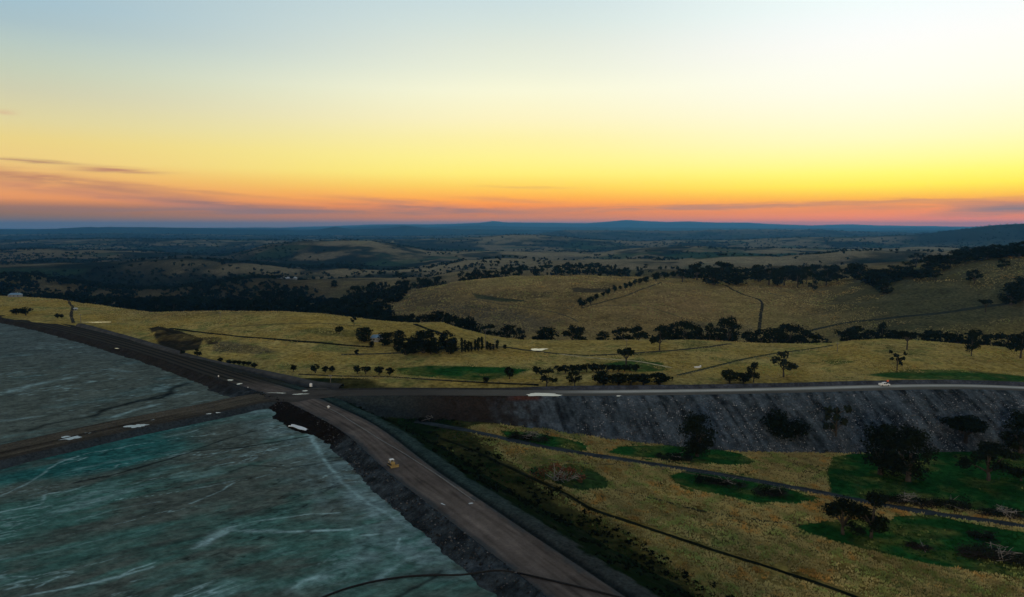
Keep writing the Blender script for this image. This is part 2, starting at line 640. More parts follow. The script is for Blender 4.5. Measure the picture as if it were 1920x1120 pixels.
R1_Y = tab((-300, 1000), (0, 900), (100, 850), (200, 790), (300, 720), (450, 700), (600, 660), (720, 640), (850, 610), (913, 590), (1000, 570), (1200, 560), (1400, 560),
           (1600, 545), (1700, 540), (1920, 520), (2300, 500))
R1_y = tab((-300, 556), (0, 556), (100, 563), (200, 576), (283, 588), (420, 585), (520, 585.5), (600, 590), (700, 602), (773, 607), (830, 606), (863, 618), (913, 631),
           (980, 640), (1113, 641), (1300, 640), (1400, 645), (1500, 648), (1560, 646), (1600, 641), (1660, 638), (1720, 641), (1780, 646),
           (1850, 651), (1920, 658), (2300, 690))
K4_Y = tab((-300, 1300), (500, 1300), (640, 1200), (900, 1150), (1200, 1150), (1500, 1100), (1700, 1020), (1920, 950), (2300, 900))
K4_y = tab((-300, 560), (0, 562), (300, 570), (560, 573), (640, 572), (700, 561), (740, 553), (800, 542), (860, 531), (920, 522), (1000, 516), (1100, 514.5),
           (1200, 517), (1280, 521), (1350, 524), (1450, 528), (1550, 527), (1620, 516), (1700, 500), (1800, 487), (1920, 474), (2300, 430))
CRESTS = [
    (1650, tab((-300, 512), (0, 515), (60, 516), (120, 530), (220, 545), (320, 546), (400, 535), (480, 526), (560, 524), (650, 523), (720, 523), (800, 520), (850, 510),
               (900, 505), (1000, 503), (1100, 502), (1200, 507), (1300, 505), (1400, 502), (1500, 500), (1600, 497), (1920, 478), (2300, 440))),
    (2350, tab((-300, 495), (0, 497), (150, 497), (230, 492), (330, 486), (400, 488), (480, 496), (560, 506), (640, 504), (730, 507), (800, 505), (870, 492), (960, 490),
               (1100, 490), (1200, 488), (1250, 490), (1320, 484), (1400, 480.5), (1460, 482), (1520, 478), (1600, 471), (1700, 472), (1920, 474), (2300, 470))),
    (4000, tab((-300, 472), (0, 471), (100, 468), (250, 471), (330, 477), (420, 480), (470, 468), (510, 457), (560, 453.5), (650, 452), (700, 453), (740, 458), (800, 470),
               (860, 472), (950, 471), (1050, 474), (1110, 477), (1200, 465), (1300, 462), (1400, 467), (1500, 469), (1600, 468), (1920, 466), (2300, 460))),
    (7000, tab((-300, 452), (0, 452), (200, 448), (400, 452), (600, 450), (800, 449), (900, 446), (960, 441), (1020, 442.5), (1100, 450), (1200, 453), (1300, 451), (1400, 450),
               (1500, 446), (1600, 445), (1700, 442), (1750, 438), (1800, 431), (1850, 424.5), (1920, 421), (2100, 416), (2300, 420))),
    (12000, tab((-300, 440), (0, 441), (200, 438), (400, 440), (600, 443), (800, 442), (1000, 440), (1060, 433), (1150, 433), (1280, 434), (1340, 432), (1400, 430.5), (1540, 430.5),
               (1620, 436), (1720, 437), (1770, 434), (1800, 430), (1850, 423), (1920, 420), (2100, 416), (2300, 420))),
    (18000, tab((-300, 430), (0, 431), (100, 430), (150, 427.5), (280, 426), (350, 427), (430, 430), (560, 432), (596, 431), (614, 428), (628, 425.5), (642, 428), (662, 431),
                (720, 429), (760, 424), (800, 429), (900, 431), (1300, 433), (1920, 433), (2300, 433))),
    (26000, tab((-300, 430), (0, 430.5), (500, 427), (620, 430), (700, 424), (750, 422), (800, 426), (900, 423), (960, 425), (1100, 427), (1400, 428), (2300, 428))),
    (36000, tab((-300, 429), (0, 429.5), (500, 428), (600, 425), (700, 421), (800, 421), (850, 420), (900, 418), (925, 414.5), (945, 417), (1000, 418), (1100, 418.5), (1150, 415),
                (1175, 413), (1210, 415), (1250, 416.5), (1290, 415.5), (1340, 418), (1400, 418), (1450, 421), (1520, 423), (1600, 421), (1650, 423), (1800, 425), (2300, 424))),
]


def knots(p):
    I = lambda t: np.interp(p, t[0], t[1])
    one = np.ones_like(p)
    Ys, Zs = [], []
    Ys.append(430 * one)
    Zs.append(-3.0 * one)
    y1 = I(R1_Y)
    Ys.append(y1)
    Zs.append(z_of(I(R1_y), y1))
    left = sstep(p, 760, 560)
    y4 = I(K4_Y)
    z4 = z_of(I(K4_y), y4)
    z1 = Zs[-1] if False else z_of(I(R1_y), y1)
    Ys.append(y1 + (115 * (1 - left) + 200 * left))
    Zs.append((z1 - 27) * (1 - left) - 37 * left)
    Ys.append(y4)
    Zs.append(z4)
    py, pz = y4, z4
    for (yy, t) in CRESTS:
        zz = z_of(I(t), yy * one)
        ym = 0.5 * (py + yy)
        Ys.append(ym)
        Zs.append(np.minimum(pz, zz) - np.minimum(0.010 * ym, 55) - 3)
        Ys.append(yy * one)
        Zs.append(zz)
        py, pz = yy * one, zz
    Ys.append(42000 * one)
    Zs.append(-60 * one)
    Ys.append(80000 * one)
    Zs.append(-120 * one)
    return np.array(Ys), np.array(Zs)


def pchip_eval(Ys, Zs, Y):
    K = len(Ys)
    h = Ys[1:] - Ys[:-1]
    dl = (Zs[1:] - Zs[:-1]) / h
    d = np.zeros_like(Zs)
    a, b = dl[:-1], dl[1:]
    same = a * b > 0
    w1, w2 = 2 * h[1:] + h[:-1], h[1:] + 2 * h[:-1]
    with np.errstate(divide='ignore', invalid='ignore'):
        hm = (w1 + w2) / (w1 / a + w2 / b)
    d[1:-1] = np.where(same, hm, 0)
    out = Zs[0].copy()
    for k in range(K - 1):
        t = np.clip((Y - Ys[k]) / h[k], 0, 1)
        z = (Zs[k] * (1 + 2 * t) * (1 - t) ** 2 + Zs[k + 1] * t * t * (3 - 2 * t)
             + d[k] * h[k] * t * (1 - t) ** 2 - d[k + 1] * h[k] * t * t * (1 - t))
        out = np.where(Y >= Ys[k], z, out)
    return out


PONDS = []    # x, y, rx, ry, z
MOUNDS = []   # x, y, r, height


def ground_z(X, Y):
    X = np.asarray(X, float)
    Y = np.asarray(Y, float)
    shp = np.broadcast(X, Y).shape
    X = np.broadcast_to(X, shp).ravel().astype(float)
    Y = np.broadcast_to(Y, shp).ravel().astype(float)
    d = np.hypot(X + 80, Y - 395)
    near = -24 + 17 * np.exp(-d * d / (2 * 110.0 ** 2)) + 1.0 * fbm(X / 60, Y / 60, 3, 3) + 0.15 * fbm(X / 6, Y / 6, 5, 2)
    p = 960 + F * X / np.maximum(CT * Y + 9, 200)
    p = np.clip(p, -300, 2300)
    far = near.copy()
    m = Y > 380
    if m.any():
        Ym = np.maximum(Y[m], 431)
        Xm = X[m]
        Ys, Zs = knots(p[m])
        z = pchip_eval(Ys, Zs, Ym)
        z += 0.5 * fbm(Xm / 40, Ym / 40, 21, 3) * sstep(Ym, 430, 520)
        g = sstep(Ym, 640, 1000)
        z += g * (5.5 * fbm(Xm / 160, Ym / 160, 22, 4) - 3.0 * sstep(1 - 2.2 * np.abs(fbm(Xm / 210, Ym / 260, 27, 2)), 0.45, 1.0))
        z += sstep(Ym, 1300, 3000) * 12.0 * fbm(Xm / 420, Ym / 420, 23, 4)
        z += sstep(Ym, 6000, 12000) * 20.0 * fbm(Xm / 1500, Ym / 1500, 24, 5)
        far[m] = z
    t = sstep(Y, 385, 428)
    z = near * (1 - t) + far * t
    m = (Y < 1250) & (X < 60)
    if m.any():
        dd, sd_, _ = poly_info(X[m], Y[m], MAIN[::3] + [MAIN[-1]])
        inner = np.where(sd_ < 0, sstep(dd, 4, 16), 0)
        zz = z[m]
        z[m] = np.where(inner > 0, zz * (1 - inner) + np.minimum(zz, -14) * inner, zz)
    for (x, y, rx, ry, zp) in PONDS:
        e = np.hypot((X - x) / rx, (Y - y) / ry)
        t = sstep(e, 2.0, 1.05)
        z = z * (1 - t) + (zp - 0.5) * t
    for (x, y, r, hh) in MOUNDS:
        e = ((X - x) ** 2 + (Y - y) ** 2) / (r * r)
        z = z + hh * np.exp(-e)
    return z.reshape(shp)


TS = np.concatenate([np.linspace(150, 700, 1100), np.geomspace(700, 58000, 1600)[1:]])


def at(px, py):
    """the first point of the ground along the sight line of a pixel of the photograph"""
    d = ray(px, py)
    Pz = H + d[2] * TS
    gz = ground_z(d[0] * TS, d[1] * TS)
    below = np.nonzero(Pz <= gz)[0]
    if len(below) == 0:
        k = len(TS) - 1
        return d[0] * TS[k], d[1] * TS[k], float(gz[k])
    k = below[0]
    if k == 0:
        t = TS[0]
    else:
        a, b = Pz[k - 1] - gz[k - 1], Pz[k] - gz[k]
        t = TS[k - 1] + (TS[k] - TS[k - 1]) * a / (a - b + 1e-9)
    x, y = d[0] * t, d[1] * t
    return x, y, float(ground_z(np.array([x]), np.array([y]))[0])


# farm ponds and spoil heaps
for (px, py, rx, ry) in [(1012, 655, 5.6, 4.6), (185, 604, 12.0, 4.5)]:
    x, y, z = at(px, py)
    PONDS.append((x, y, rx, ry, z))
heaps = [(300, 628, 9, 4.5), (330, 636, 12, 4.0), (352, 645, 9, -2.5), (385, 640, 14, 3.0), (430, 648, 16, 3.0), (480, 655, 14, 2.0)]
MOUNDS += [(*at(px, py)[:2], r, hh) for (px, py, r, hh) in heaps]


def world_poly(P):
    return [at(*p)[:2] for p in P]


# ------------------------------------------------------------------ ground sheet
u_in = np.linspace(-0.80, 0.80, 1000)
u = np.concatenate([np.linspace(-1.5, -0.80, 60)[:-1], u_in, np.linspace(0.80, 1.5, 60)[1:]])
yr = np.concatenate([np.linspace(-300, 150, 40)[:-1], np.arange(150, 420, 0.9), np.arange(420, 720, 1.6), np.geomspace(720, 4500, 520), np.geomspace(4500, 58000, 300)[1:]])
GU, GY = np.meshgrid(u, yr)
GX = GU * (GY + 300.0 + np.maximum(0, -GY) * 0.9)
gx, gy = GX.ravel(), GY.ravel()
gz = ground_z(gx, gy)

# albedo of the land, mixed per vertex in world space
DRY = np.array([0.295, 0.205, 0.050])
DRYPALE = np.array([0.335, 0.26, 0.088])
HILL = np.array([0.215, 0.148, 0.056])
GREEN = np.array([0.012, 0.062, 0.013])
DGREEN = np.array([0.007, 0.015, 0.006])
SCRUB = np.array([0.035, 0.034, 0.020])
FARG = np.array([0.016, 0.021, 0.018])
SPOIL = np.array([0.026, 0.022, 0.014])


def lerp(c, col, t):
    t = np.asarray(t)[:, None]
    return c * (1 - t) + col * t


def crestness(X, Y):
    yw = Y * (1 + 0.05 * fbm(X / (0.25 * Y + 50), Y / 400, 48, 3))
    c = np.zeros_like(Y)
    for yc in (1650, 2350, 4000, 7000, 12000):
        c = np.maximum(c, np.exp(-((yw - 0.985 * yc) / (0.065 * yc)) ** 2))
    return c


def land_colour(X, Y):
    n1 = fbm(X / 35, Y / 35, 41, 4)
    n2 = fbm(X / 9, Y / 9, 42, 3)
    n3 = fbm(X / 160, Y / 160, 43, 4)
    n4 = fbm(X / 600, Y / 600, 44, 4)
    c = np.tile(DRY, (len(X), 1))
    c = lerp(c, DRYPALE, np.clip(0.4 + 1.1 * n1, 0, 1) * 0.8)
    c = lerp(c, GREEN * 1.3, sstep(n2 + n1, 0.25, 0.8) * 0.45)
    p = 960 + F * X / np.maximum(CT * Y + 9, 200)
    # hill country beyond the creek: greyer, thinner grass
    h = sstep(Y, 640, 760)
    hc = np.tile(HILL, (len(X), 1))
    hc = lerp(hc, DRYPALE * 0.85, sstep(n3, 0.0, 0.6) * 0.6)
    hc = lerp(hc, SCRUB, sstep(-n3 + 0.5 * n1, 0.05, 0.7) * 0.55)
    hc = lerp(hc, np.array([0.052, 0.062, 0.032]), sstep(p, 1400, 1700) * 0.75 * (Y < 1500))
    hc = lerp(hc, np.array([0.075, 0.066, 0.044]), sstep(p, 1000, 760) * 0.45)  # left of the middle hill darkened: gully shading put into the colour
    c = lerp(c, hc, h * sstep(p, 180, 330) + (1 - sstep(p, 180, 330)) * sstep(Y, 900, 1000))
    # woods and pasture patchwork farther off
    f = sstep(Y, 1250, 1900)
    fc = np.tile(FARG, (len(X), 1))
    past = sstep(n4 + 0.6 * n3 + 0.08 + 0.30 * sstep(p, 650, 1100) - 0.14 * sstep(p, 800, 400) - 0.22 * sstep(Y, 3500, 8000), 0.05, 0.30)
    fc = lerp(fc, np.array([0.18, 0.145, 0.085]), past * 0.85)
    cr = crestness(X, Y)
    fc = lerp(fc, np.array([0.23, 0.19, 0.11]), np.clip(cr * (0.30 + 1.1 * n3 + 0.9 * n4 + 0.40 * sstep(p, 600, 1000)), 0, 1) * 0.9)
    fc = lerp(fc, np.array([0.03, 0.060, 0.032]), sstep(fbm(X / 300, Y / 300, 47, 3), 0.3, 0.5) * 0.7)
    fc = lerp(fc, np.array([0.014, 0.018, 0.018]), sstep(Y, 5500, 11000) * 0.85 * (1 - 0.5 * cr))
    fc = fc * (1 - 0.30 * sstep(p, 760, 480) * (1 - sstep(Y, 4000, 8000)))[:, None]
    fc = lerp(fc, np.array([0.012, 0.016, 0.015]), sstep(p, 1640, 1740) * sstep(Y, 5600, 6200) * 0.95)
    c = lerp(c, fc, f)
    # valley woods at the left
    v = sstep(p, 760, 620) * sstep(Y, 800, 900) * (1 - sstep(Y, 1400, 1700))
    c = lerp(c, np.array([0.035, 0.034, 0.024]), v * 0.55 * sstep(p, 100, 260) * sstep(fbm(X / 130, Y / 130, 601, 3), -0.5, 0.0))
    return c, n1, n2


LC, n1, n2 = land_colour(gx, gy)
jx, jy = gx + 2.2 * n2, gy + 3.5 * fbm(gx / 7, gy / 7, 49, 2)


def zone(P, colr, amt, soft=0.0, lim=(0, 1300)):
    global LC
    Pw = world_poly(P)
    xs, ys = [q[0] for q in Pw], [q[1] for q in Pw]
    m = (gx > min(xs) - 30) & (gx < max(xs) + 30) & (gy > min(ys) - 30) & (gy < max(ys) + 30)
    idx = np.nonzero(m)[0]
    if len(idx) == 0:
        return
    ins = in_poly(jx[idx], jy[idx], Pw)
    if soft > 0:
        dd, _, _ = poly_info(gx[idx], gy[idx], Pw + [Pw[0]])
        a = np.where(ins, sstep(dd, 0, soft), 0)
    else:
        dd, _, _ = poly_info(gx[idx], gy[idx], Pw + [Pw[0]])
        sgn = np.where(in_poly(gx[idx], gy[idx], Pw), dd, -dd)
        a = sstep(sgn + 3.2 * n2[idx] + 2.0 * n1[idx], -2.8, 3.4)
    a = a * amt * np.clip(1.02 + 0.3 * n1[idx] + 0.35 * n2[idx], 0, 1.1)
    LC[idx] = lerp(LC[idx], np.array(colr), np.clip(a, 0, 1))


# scrub on the low ground below the dam
dd, sd_, _ = poly_info(gx, gy, MAIN[::3])
m = (gy < 430) & (sd_ > 0)
t = np.where(m, sstep(dd + 9 * n1 + 4 * n2, 68, 52), 0)
LC = lerp(LC, DGREEN, np.clip(t * (0.92 + 0.1 * n2), 0, 1))
zone([(640, 770), (760, 772), (1000, 785), (1000, 800), (900, 800), (840, 812), (820, 835), (700, 800)], DGREEN, 0.9, 5)
zone([(960, 776), (1200, 795), (1350, 820), (1560, 840), (1560, 850), (1300, 835), (1100, 815), (960, 800)], (0.115, 0.095, 0.048), 0.8, 4)
zone([(1430, 862), (1500, 850), (1560, 852), (1560, 925), (1430, 890)], (0.10, 0.095, 0.05), 0.6, 6)
for P in ([(985, 884), (1003, 873), (1080, 868), (1125, 884), (1147, 904), (1140, 917), (1100, 922), (1060, 916), (1020, 902)],):
    zone(P, (0.028, 0.058, 0.016), 0.9, 1.0)
for P in ([(935, 806), (1000, 810), (1060, 820), (1100, 832), (1106, 846), (1060, 849), (1000, 838), (950, 824)],
          [(1135, 849), (1160, 836), (1250, 832), (1330, 838), (1390, 850), (1424, 866), (1400, 873), (1330, 871), (1250, 863), (1180, 857)],
          [(1255, 891), (1290, 881), (1400, 893), (1480, 916), (1548, 936), (1500, 946), (1420, 944), (1330, 926), (1262, 906)],
          [(1548, 885), (1558, 856), (1600, 850), (1760, 842), (1920, 828), (2100, 828), (2100, 1010), (1900, 968), (1750, 946), (1620, 940), (1556, 925)],
          [(1488, 986), (1540, 973), (1650, 968), (1740, 962), (1850, 985), (2150, 1030), (2150, 1130), (1920, 1086), (1750, 1061), (1600, 1026), (1520, 1004)]):
    zone(P, GREEN, 0.95, 1.0)
zone([(735, 690), (800, 684), (950, 687), (1005, 693), (965, 708), (900, 719), (800, 709), (740, 703)], GREEN, 0.9, 5)
zone([(1125, 682), (1180, 672), (1250, 680), (1262, 696), (1200, 700), (1140, 694)], GREEN, 0.8, 5)
zone([(1180, 663), (1240, 656), (1262, 660), (1240, 666), (1190, 668)], GREEN, 0.6, 4)
zone([(1600, 703), (1700, 691), (1800, 692), (1920, 704), (1980, 716), (1920, 722), (1700, 714)], GREEN, 0.85, 5)
zone([(1530, 675), (1575, 671), (1610, 680), (1560, 688)], GREEN, 0.6, 4)
zone([(545, 620), (600, 612), (700, 622), (690, 634), (600, 632)], (0.055, 0.075, 0.025), 0.6, 6)
zone([(276, 615), (300, 611), (345, 622), (385, 634), (376, 655), (330, 660), (296, 650)], SPOIL, 0.95, 2)
zone([(376, 634), (420, 633), (416, 646), (385, 648)], SPOIL, 0.85, 3)
zone([(400, 640), (480, 646), (532, 660), (480, 667), (390, 660)], (0.085, 0.072, 0.045), 0.7, 5)
zone([(0, 545), (60, 545), (300, 566), (270, 580), (120, 563), (0, 556)], (0.07, 0.085, 0.045), 0.6, 10)
zone([(1290, 600), (1420, 608), (1420, 640), (1250, 630)], (0.10, 0.085, 0.05), 0.5, 10)
zone([(730, 605), (790, 562), (960, 572), (1110, 598), (1010, 628), (820, 612)], (0.085, 0.072, 0.046), 0.65, 40)  # shade of the lower-left gullies, painted into the hill colour
zone([(1120, 585), (1200, 552), (1340, 545), (1400, 600), (1250, 618)], (0.27, 0.175, 0.072), 0.5, 50)
zone([(880, 548), (920, 555), (985, 562), (990, 566), (930, 566), (890, 560)], (0.035, 0.045, 0.025), 0.85, 4)
zone([(1068, 540), (1150, 540), (1140, 548), (1075, 548)], (0.04, 0.036, 0.025), 0.85, 3)
zone([(650, 452), (740, 450), (745, 460), (670, 460)], (0.22, 0.19, 0.10), 0.9, 20)
zone([(1240, 478), (1330, 472), (1450, 476), (1500, 474), (1440, 482), (1300, 488)], (0.020, 0.050, 0.030), 0.9, 20)

# land under the standing grass set darker, for contrast with the tufts
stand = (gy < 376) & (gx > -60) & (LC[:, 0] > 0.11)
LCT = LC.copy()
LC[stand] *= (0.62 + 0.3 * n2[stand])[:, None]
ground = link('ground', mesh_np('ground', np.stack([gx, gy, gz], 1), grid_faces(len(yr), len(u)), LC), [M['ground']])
tag(ground, kind='structure')


# ------------------------------------------------------------------ sweeps (dam walls, roads)
def frame_of(P):
    T = np.gradient(P, axis=0)
    T /= np.linalg.norm(T, axis=1)[:, None]
    return T, np.stack([T[:, 1], -T[:, 0]], 1)      # right-hand normal


def sweep(name, line, ds, svals, zfun, cfun, mat, kind='structure', rough=0.0, seed=0):
    P, U = resample(line, ds)
    T, N = frame_of(P)
    s = np.asarray(svals, float)
    SS, UU = np.meshgrid(s, U)
    Z, DS = zfun(SS, UU, P)
    X = P[:, 0][:, None] + N[:, 0][:, None] * (SS + DS)
    Y = P[:, 1][:, None] + N[:, 1][:, None] * (SS + DS)
    x, y, z = X.ravel(), Y.ravel(), Z.ravel()
    if np.ndim(rough) or rough > 0:
        z = z + np.broadcast_to(rough, SS.shape).ravel() * (fbm(x / 2.2, y / 2.2, seed + 5, 3) + 0.7 * fbm(x / 7, y / 7, seed + 8, 2))
    c = cfun(SS.ravel(), UU.ravel(), x, y, z)
    o = link(name, mesh_np(name, np.stack([x, y, z], 1), grid_faces(len(U), len(s)), np.clip(c, 0.003, 0.9)), [mat])
    tag(o, kind=kind)
    return o


def jdist(x, y):
    return np.hypot(x - JX, y - JY)


def mul(base, f):
    return np.array(base)[None, :] * f[:, None]


ROADC = np.array([0.112, 0.090, 0.075])
ROCKC = np.array([0.040, 0.050, 0.056])

# main dam: beach rock and berm on the pond side, road, ditch, shoulder, grassed outer face
def prof(ss, knots_):
    ks = np.array(knots_)
    return np.interp(ss, ks[:, 0], ks[:, 1])


BEACH = [(-30, -9), (-18.5, -3.4), (-10.2, 0.2), (-9.2, 0.95), (-8.3, 0.05), (-8.0, 0.0)]


def z_beach(SS, UU, P):
    jd = np.hypot(P[:, 0] - JX, P[:, 1] - JY)[:, None]
    z = prof(SS, BEACH)
    z = np.where(z > 0, z * sstep(jd, 16, 30), z)
    wob = 1.6 * fbm(UU / 9.0, SS / 30, 61, 3) * sstep(-SS, 9.5, 14) - 5.0 * sstep(-SS, 9.5, 16) * sstep(jd, 75, 55) * sstep(jd, 18, 30)
    return z, wob


def c_beach(s, uu, x, y, z):
    f = 0.8 + 0.9 * fbm(x / 3.0, y / 3.0, 62, 3)
    c = mul(ROCKC, np.clip(f, 0.35, 1.8))
    up = sstep(y, 372, 410)
    c = lerp(c, np.array([0.028, 0.022, 0.016]), up * 0.8)
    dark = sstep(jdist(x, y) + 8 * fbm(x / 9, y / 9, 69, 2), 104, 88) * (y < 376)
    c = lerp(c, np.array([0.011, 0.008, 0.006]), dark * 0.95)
    return c


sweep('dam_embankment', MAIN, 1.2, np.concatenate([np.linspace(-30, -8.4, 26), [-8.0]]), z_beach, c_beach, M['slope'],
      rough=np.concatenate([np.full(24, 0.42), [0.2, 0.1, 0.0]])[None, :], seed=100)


def z_road(SS, UU, P):
    return 0.05 - 0.0012 * SS ** 2 + 0.02 * fbm(UU / 12, SS / 2, 63, 2) * (np.abs(SS) < 7), 0 * SS


def c_road(s, uu, x, y, z):
    f = 1 + 0.35 * fbm(uu / 22, (s + 1.5 * fbm(uu / 40, uu * 0, 90, 2)) / 1.3, 64, 4) + 0.35 * fbm(x / 12, y / 12, 65, 4)
    for q_, r in enumerate((-5.2, -3.0, -1.2, 1.6, 3.4, 5.0)):
        sr = s + 1.5 * fbm(uu / 34 + 7 * q_, uu * 0, 84 + q_, 3)
        f = f + 0.16 * np.exp(-((sr - r) / 0.6) ** 2) - 0.20 * np.exp(-((sr - r - 0.9) / 0.4) ** 2)
    c = mul(ROADC, f)
    f2 = fbm(x / 2.5, y / 2.5, 81, 3)
    c = c * np.clip(1 + 0.25 * f2, 0.5, 1.5)[:, None]
    c = lerp(c, np.array([0.055, 0.060, 0.060]), sstep(np.abs(s) + 1.6 * f2 + 1.2 * fbm(uu / 9, s / 4, 82, 3), 6.2, 7.6) * 0.8)
    far = sstep(y, 385, 420)
    c = lerp(c, np.array([0.050, 0.043, 0.033]), far)
    stripe = 0.5 + 0.5 * np.sin(s * 1.35 + 0.3 * fbm(uu / 40, uu / 40, 66, 2))
    c = lerp(c, np.array([0.016, 0.016, 0.014]), far * sstep(stripe, 0.45, 0.75) * 0.85)
    return c


sweep('road', MAIN, 1.5, np.linspace(-8.0, 8.0, 33), z_road, c_road, M['road'])

OUT0 = [(8.0, -0.03), (9.0, -0.75), (10.0, -0.8), (11.0, -0.15), (12.0, -0.1), (15.5, -0.45), (17.0, -1.2)]


def z_outer(SS, UU, P):
    z = prof(SS, OUT0)
    z = np.where(SS > 17, -1.2 - (SS - 17) / 1.75, z)
    back = sstep(P[:, 1], 376, 392)[:, None]
    z = z * (1 - back) + np.where(SS > 12, np.maximum(z, -3.5 - (SS - 12) * 0.05), z * 0.6) * back
    jd = np.hypot(P[:, 0] - JX, P[:, 1] - JY)[:, None]
    z = np.where(SS < 13, np.where(z > 0, z * sstep(jd, 16, 30), z * (0.2 + 0.8 * sstep(jd, 16, 30))), z)
    return z, 1.2 * fbm(UU / 10, SS / 20, 67, 3) * sstep(SS, 14, 22)


def c_outer(s, uu, x, y, z):
    n = fbm(x / 4, y / 4, 68, 3)
    c = mul(np.array([0.030, 0.050, 0.046]), np.clip(1 + 0.5 * n, 0.4, 1.7))
    c = lerp(c, np.array([0.042, 0.042, 0.040]), sstep(-y, -250, -190) * 0.7)
    c = lerp(c, np.array([0.012, 0.014, 0.013]), np.exp(-((s - 9.5) / 0.9) ** 2) * 0.9)
    c = lerp(c, DGREEN, sstep(s + 3.5 * n + 2.0 * fbm(x / 13, y / 13, 83, 2), 15.0, 18.5))
    c = lerp(c, np.array([0.018, 0.021, 0.012]), sstep(n, 0.0, 0.5) * sstep(s, 19, 23) * 0.7)
    far = sstep(y, 385, 410)
    c = lerp(c, np.array([0.030, 0.028, 0.022]), far * 0.85)
    return c


sweep('dam_embankment', MAIN, 1.4, np.concatenate([np.linspace(8, 17, 16), np.linspace(18, 62, 34)]), z_outer, c_outer, M['slope'],
      rough=np.concatenate([np.full(16, 0.06), np.full(34, 0.4)])[None, :], seed=120)

# causeway between the two ponds
CW = 11.5
CAU = [(-24, -9), (-CW - 3.6, -3.2), (-CW - 0.2, -0.15), (-CW, -0.05), (CW, -0.05), (CW + 0.4, -0.2), (CW + 4.6, -3.4), (26, -9)]


def z_cause(SS, UU, P):
    z = prof(SS, CAU)
    flat_ = np.abs(SS) <= CW
    z = z + np.where(flat_, 0.25 * np.exp(-((SS + 1.0) / 1.0) ** 2) * sstep(UU, 30, 60), 0)
    return z, 0.5 * fbm(UU / 8, SS / 12, 71, 3) * sstep(np.abs(SS), CW, CW + 3)


def c_cause(s, uu, x, y, z):
    n = fbm(uu / 30, s / 2.0, 72, 4)
    c = mul(np.array([0.080, 0.068, 0.050]), np.clip(1 + 0.45 * n, 0.4, 1.6))
    c = lerp(c, np.array([0.034, 0.029, 0.022]), np.clip(np.exp(-((s + 1.5 + 0.8 * n) / 1.8) ** 2) * 0.9 * sstep(uu, 40, 80), 0, 1))
    c = lerp(c, np.array([0.040, 0.035, 0.028]), sstep(-s, 6.5, 8.5) * 0.8)
    c = lerp(c, ROCKC * 0.9, sstep(np.abs(s), CW - 0.6, CW + 0.4))
    return c


sweep('causeway', CAUSE, 1.4, np.concatenate([np.linspace(-24, -CW, 12), np.linspace(-CW + 0.7, CW - 0.7, 31), np.linspace(CW, 26, 14)]), z_cause, c_cause, M['slope'],
      rough=np.concatenate([np.full(11, 0.3), np.full(34, 0.03), np.full(12, 0.3)])[None, :], seed=140)

# right-hand embankment: road on top, rock face towards the paddock
RW = 7.0


def z_rroad(SS, UU, P):
    return -0.10 + 0.0 * SS + 0.02 * fbm(UU / 12, SS / 2, 73, 2), 0 * SS


def c_rroad(s, uu, x, y, z):
    n = fbm(uu / 35, s / 1.6, 74, 3)
    c = mul(np.array([0.095, 0.086, 0.070]), np.clip(1 + 0.35 * n, 0.4, 1.6))
    pale = sstep(x, 5, 70)
    c = lerp(c, np.array([0.52, 0.50, 0.43]), pale * np.exp(-((s + 2.6) / 3.0) ** 2) * (0.85 + 0.2 * n))
    c = lerp(c, np.array([0.052, 0.046, 0.040]), sstep(-x, 0, 60) * 0.8)
    return c


sweep('road', RIGHT, 1.6, np.linspace(-RW, RW, 25), z_rroad, c_rroad, M['road'])


def z_rface(SS, UU, P):
    z = -0.10 - (SS - RW) / 1.5
    z = np.where(SS < RW + 0.8, -0.10 - (SS - RW) * 0.2, z + 0.45)
    return z, 0.8 * fbm(UU / 9, SS / 9, 76, 3) * sstep(SS, RW + 1, RW + 5)


def c_rface(s, uu, x, y, z):
    n = fbm(x / 2.2, z / 1.6, 77, 4)
    k = fbm(x / 7 + z * 0.12, z / 22, 78, 3)
    c = mul(np.array([0.052, 0.067, 0.078]), np.clip(0.95 + 0.7 * n + 0.45 * k + 0.8 * fbm(x / 1.8 + 0.25 * z, z / 14, 80, 3), 0.25, 2.1))
    low = sstep(-z, 12, 20)
    c = lerp(c, np.array([0.10, 0.105, 0.11]), sstep(n, 0.1, 0.5) * (0.25 + 0.5 * low))
    brown = 1 - sstep(x + 14 * n + 10 * k, -12, 26)
    c = lerp(c, np.array([0.026, 0.018, 0.013]), brown * 0.92)
    c = lerp(c, np.array([0.036, 0.046, 0.044]), (1 - sstep(x, -70, -30)) * 0.8)
    red = sstep(x, -4, 2) * (1 - sstep(x, 12, 18)) * sstep(z, -2.2, -1.2)
    c = lerp(c, np.array([0.075, 0.030, 0.020]), red * 0.9)
    return c


sweep('dam_embankment', RIGHT, 0.9, np.concatenate([[RW, RW + 0.8], np.linspace(RW + 1.6, RW + 50, 64)]), z_rface, c_rface, M['slope'],
      rough=np.concatenate([[0, 0.1], np.full(64, 0.38)])[None, :], seed=160)


def z_rback(SS, UU, P):
    q = -SS
    z = prof(q, [(RW, -0.10), (RW + 0.8, 0.1), (RW + 2.0, 1.7), (RW + 3.2, 1.6), (RW + 6, -1.4), (RW + 14, -4.4), (RW + 24, -7)])
    jd = np.hypot(P[:, 0] - JX, P[:, 1] - JY)[:, None]
    g = sstep(P[:, 0], -20, 40)[:, None]
    z = np.where(z > -0.1, -0.10 + (z + 0.10) * (0.15 + 0.85 * g), z)
    return z, 0 * SS


def c_rback(s, uu, x, y, z):
    n = fbm(x / 2.5, y / 2.5, 79, 3)
    c = mul(np.array([0.050, 0.055, 0.066]), np.clip(1 + 0.6 * n, 0.3, 1.8))
    return lerp(c, np.array([0.034, 0.030, 0.024]), (1 - sstep(x, -10, 40)) * 0.85)


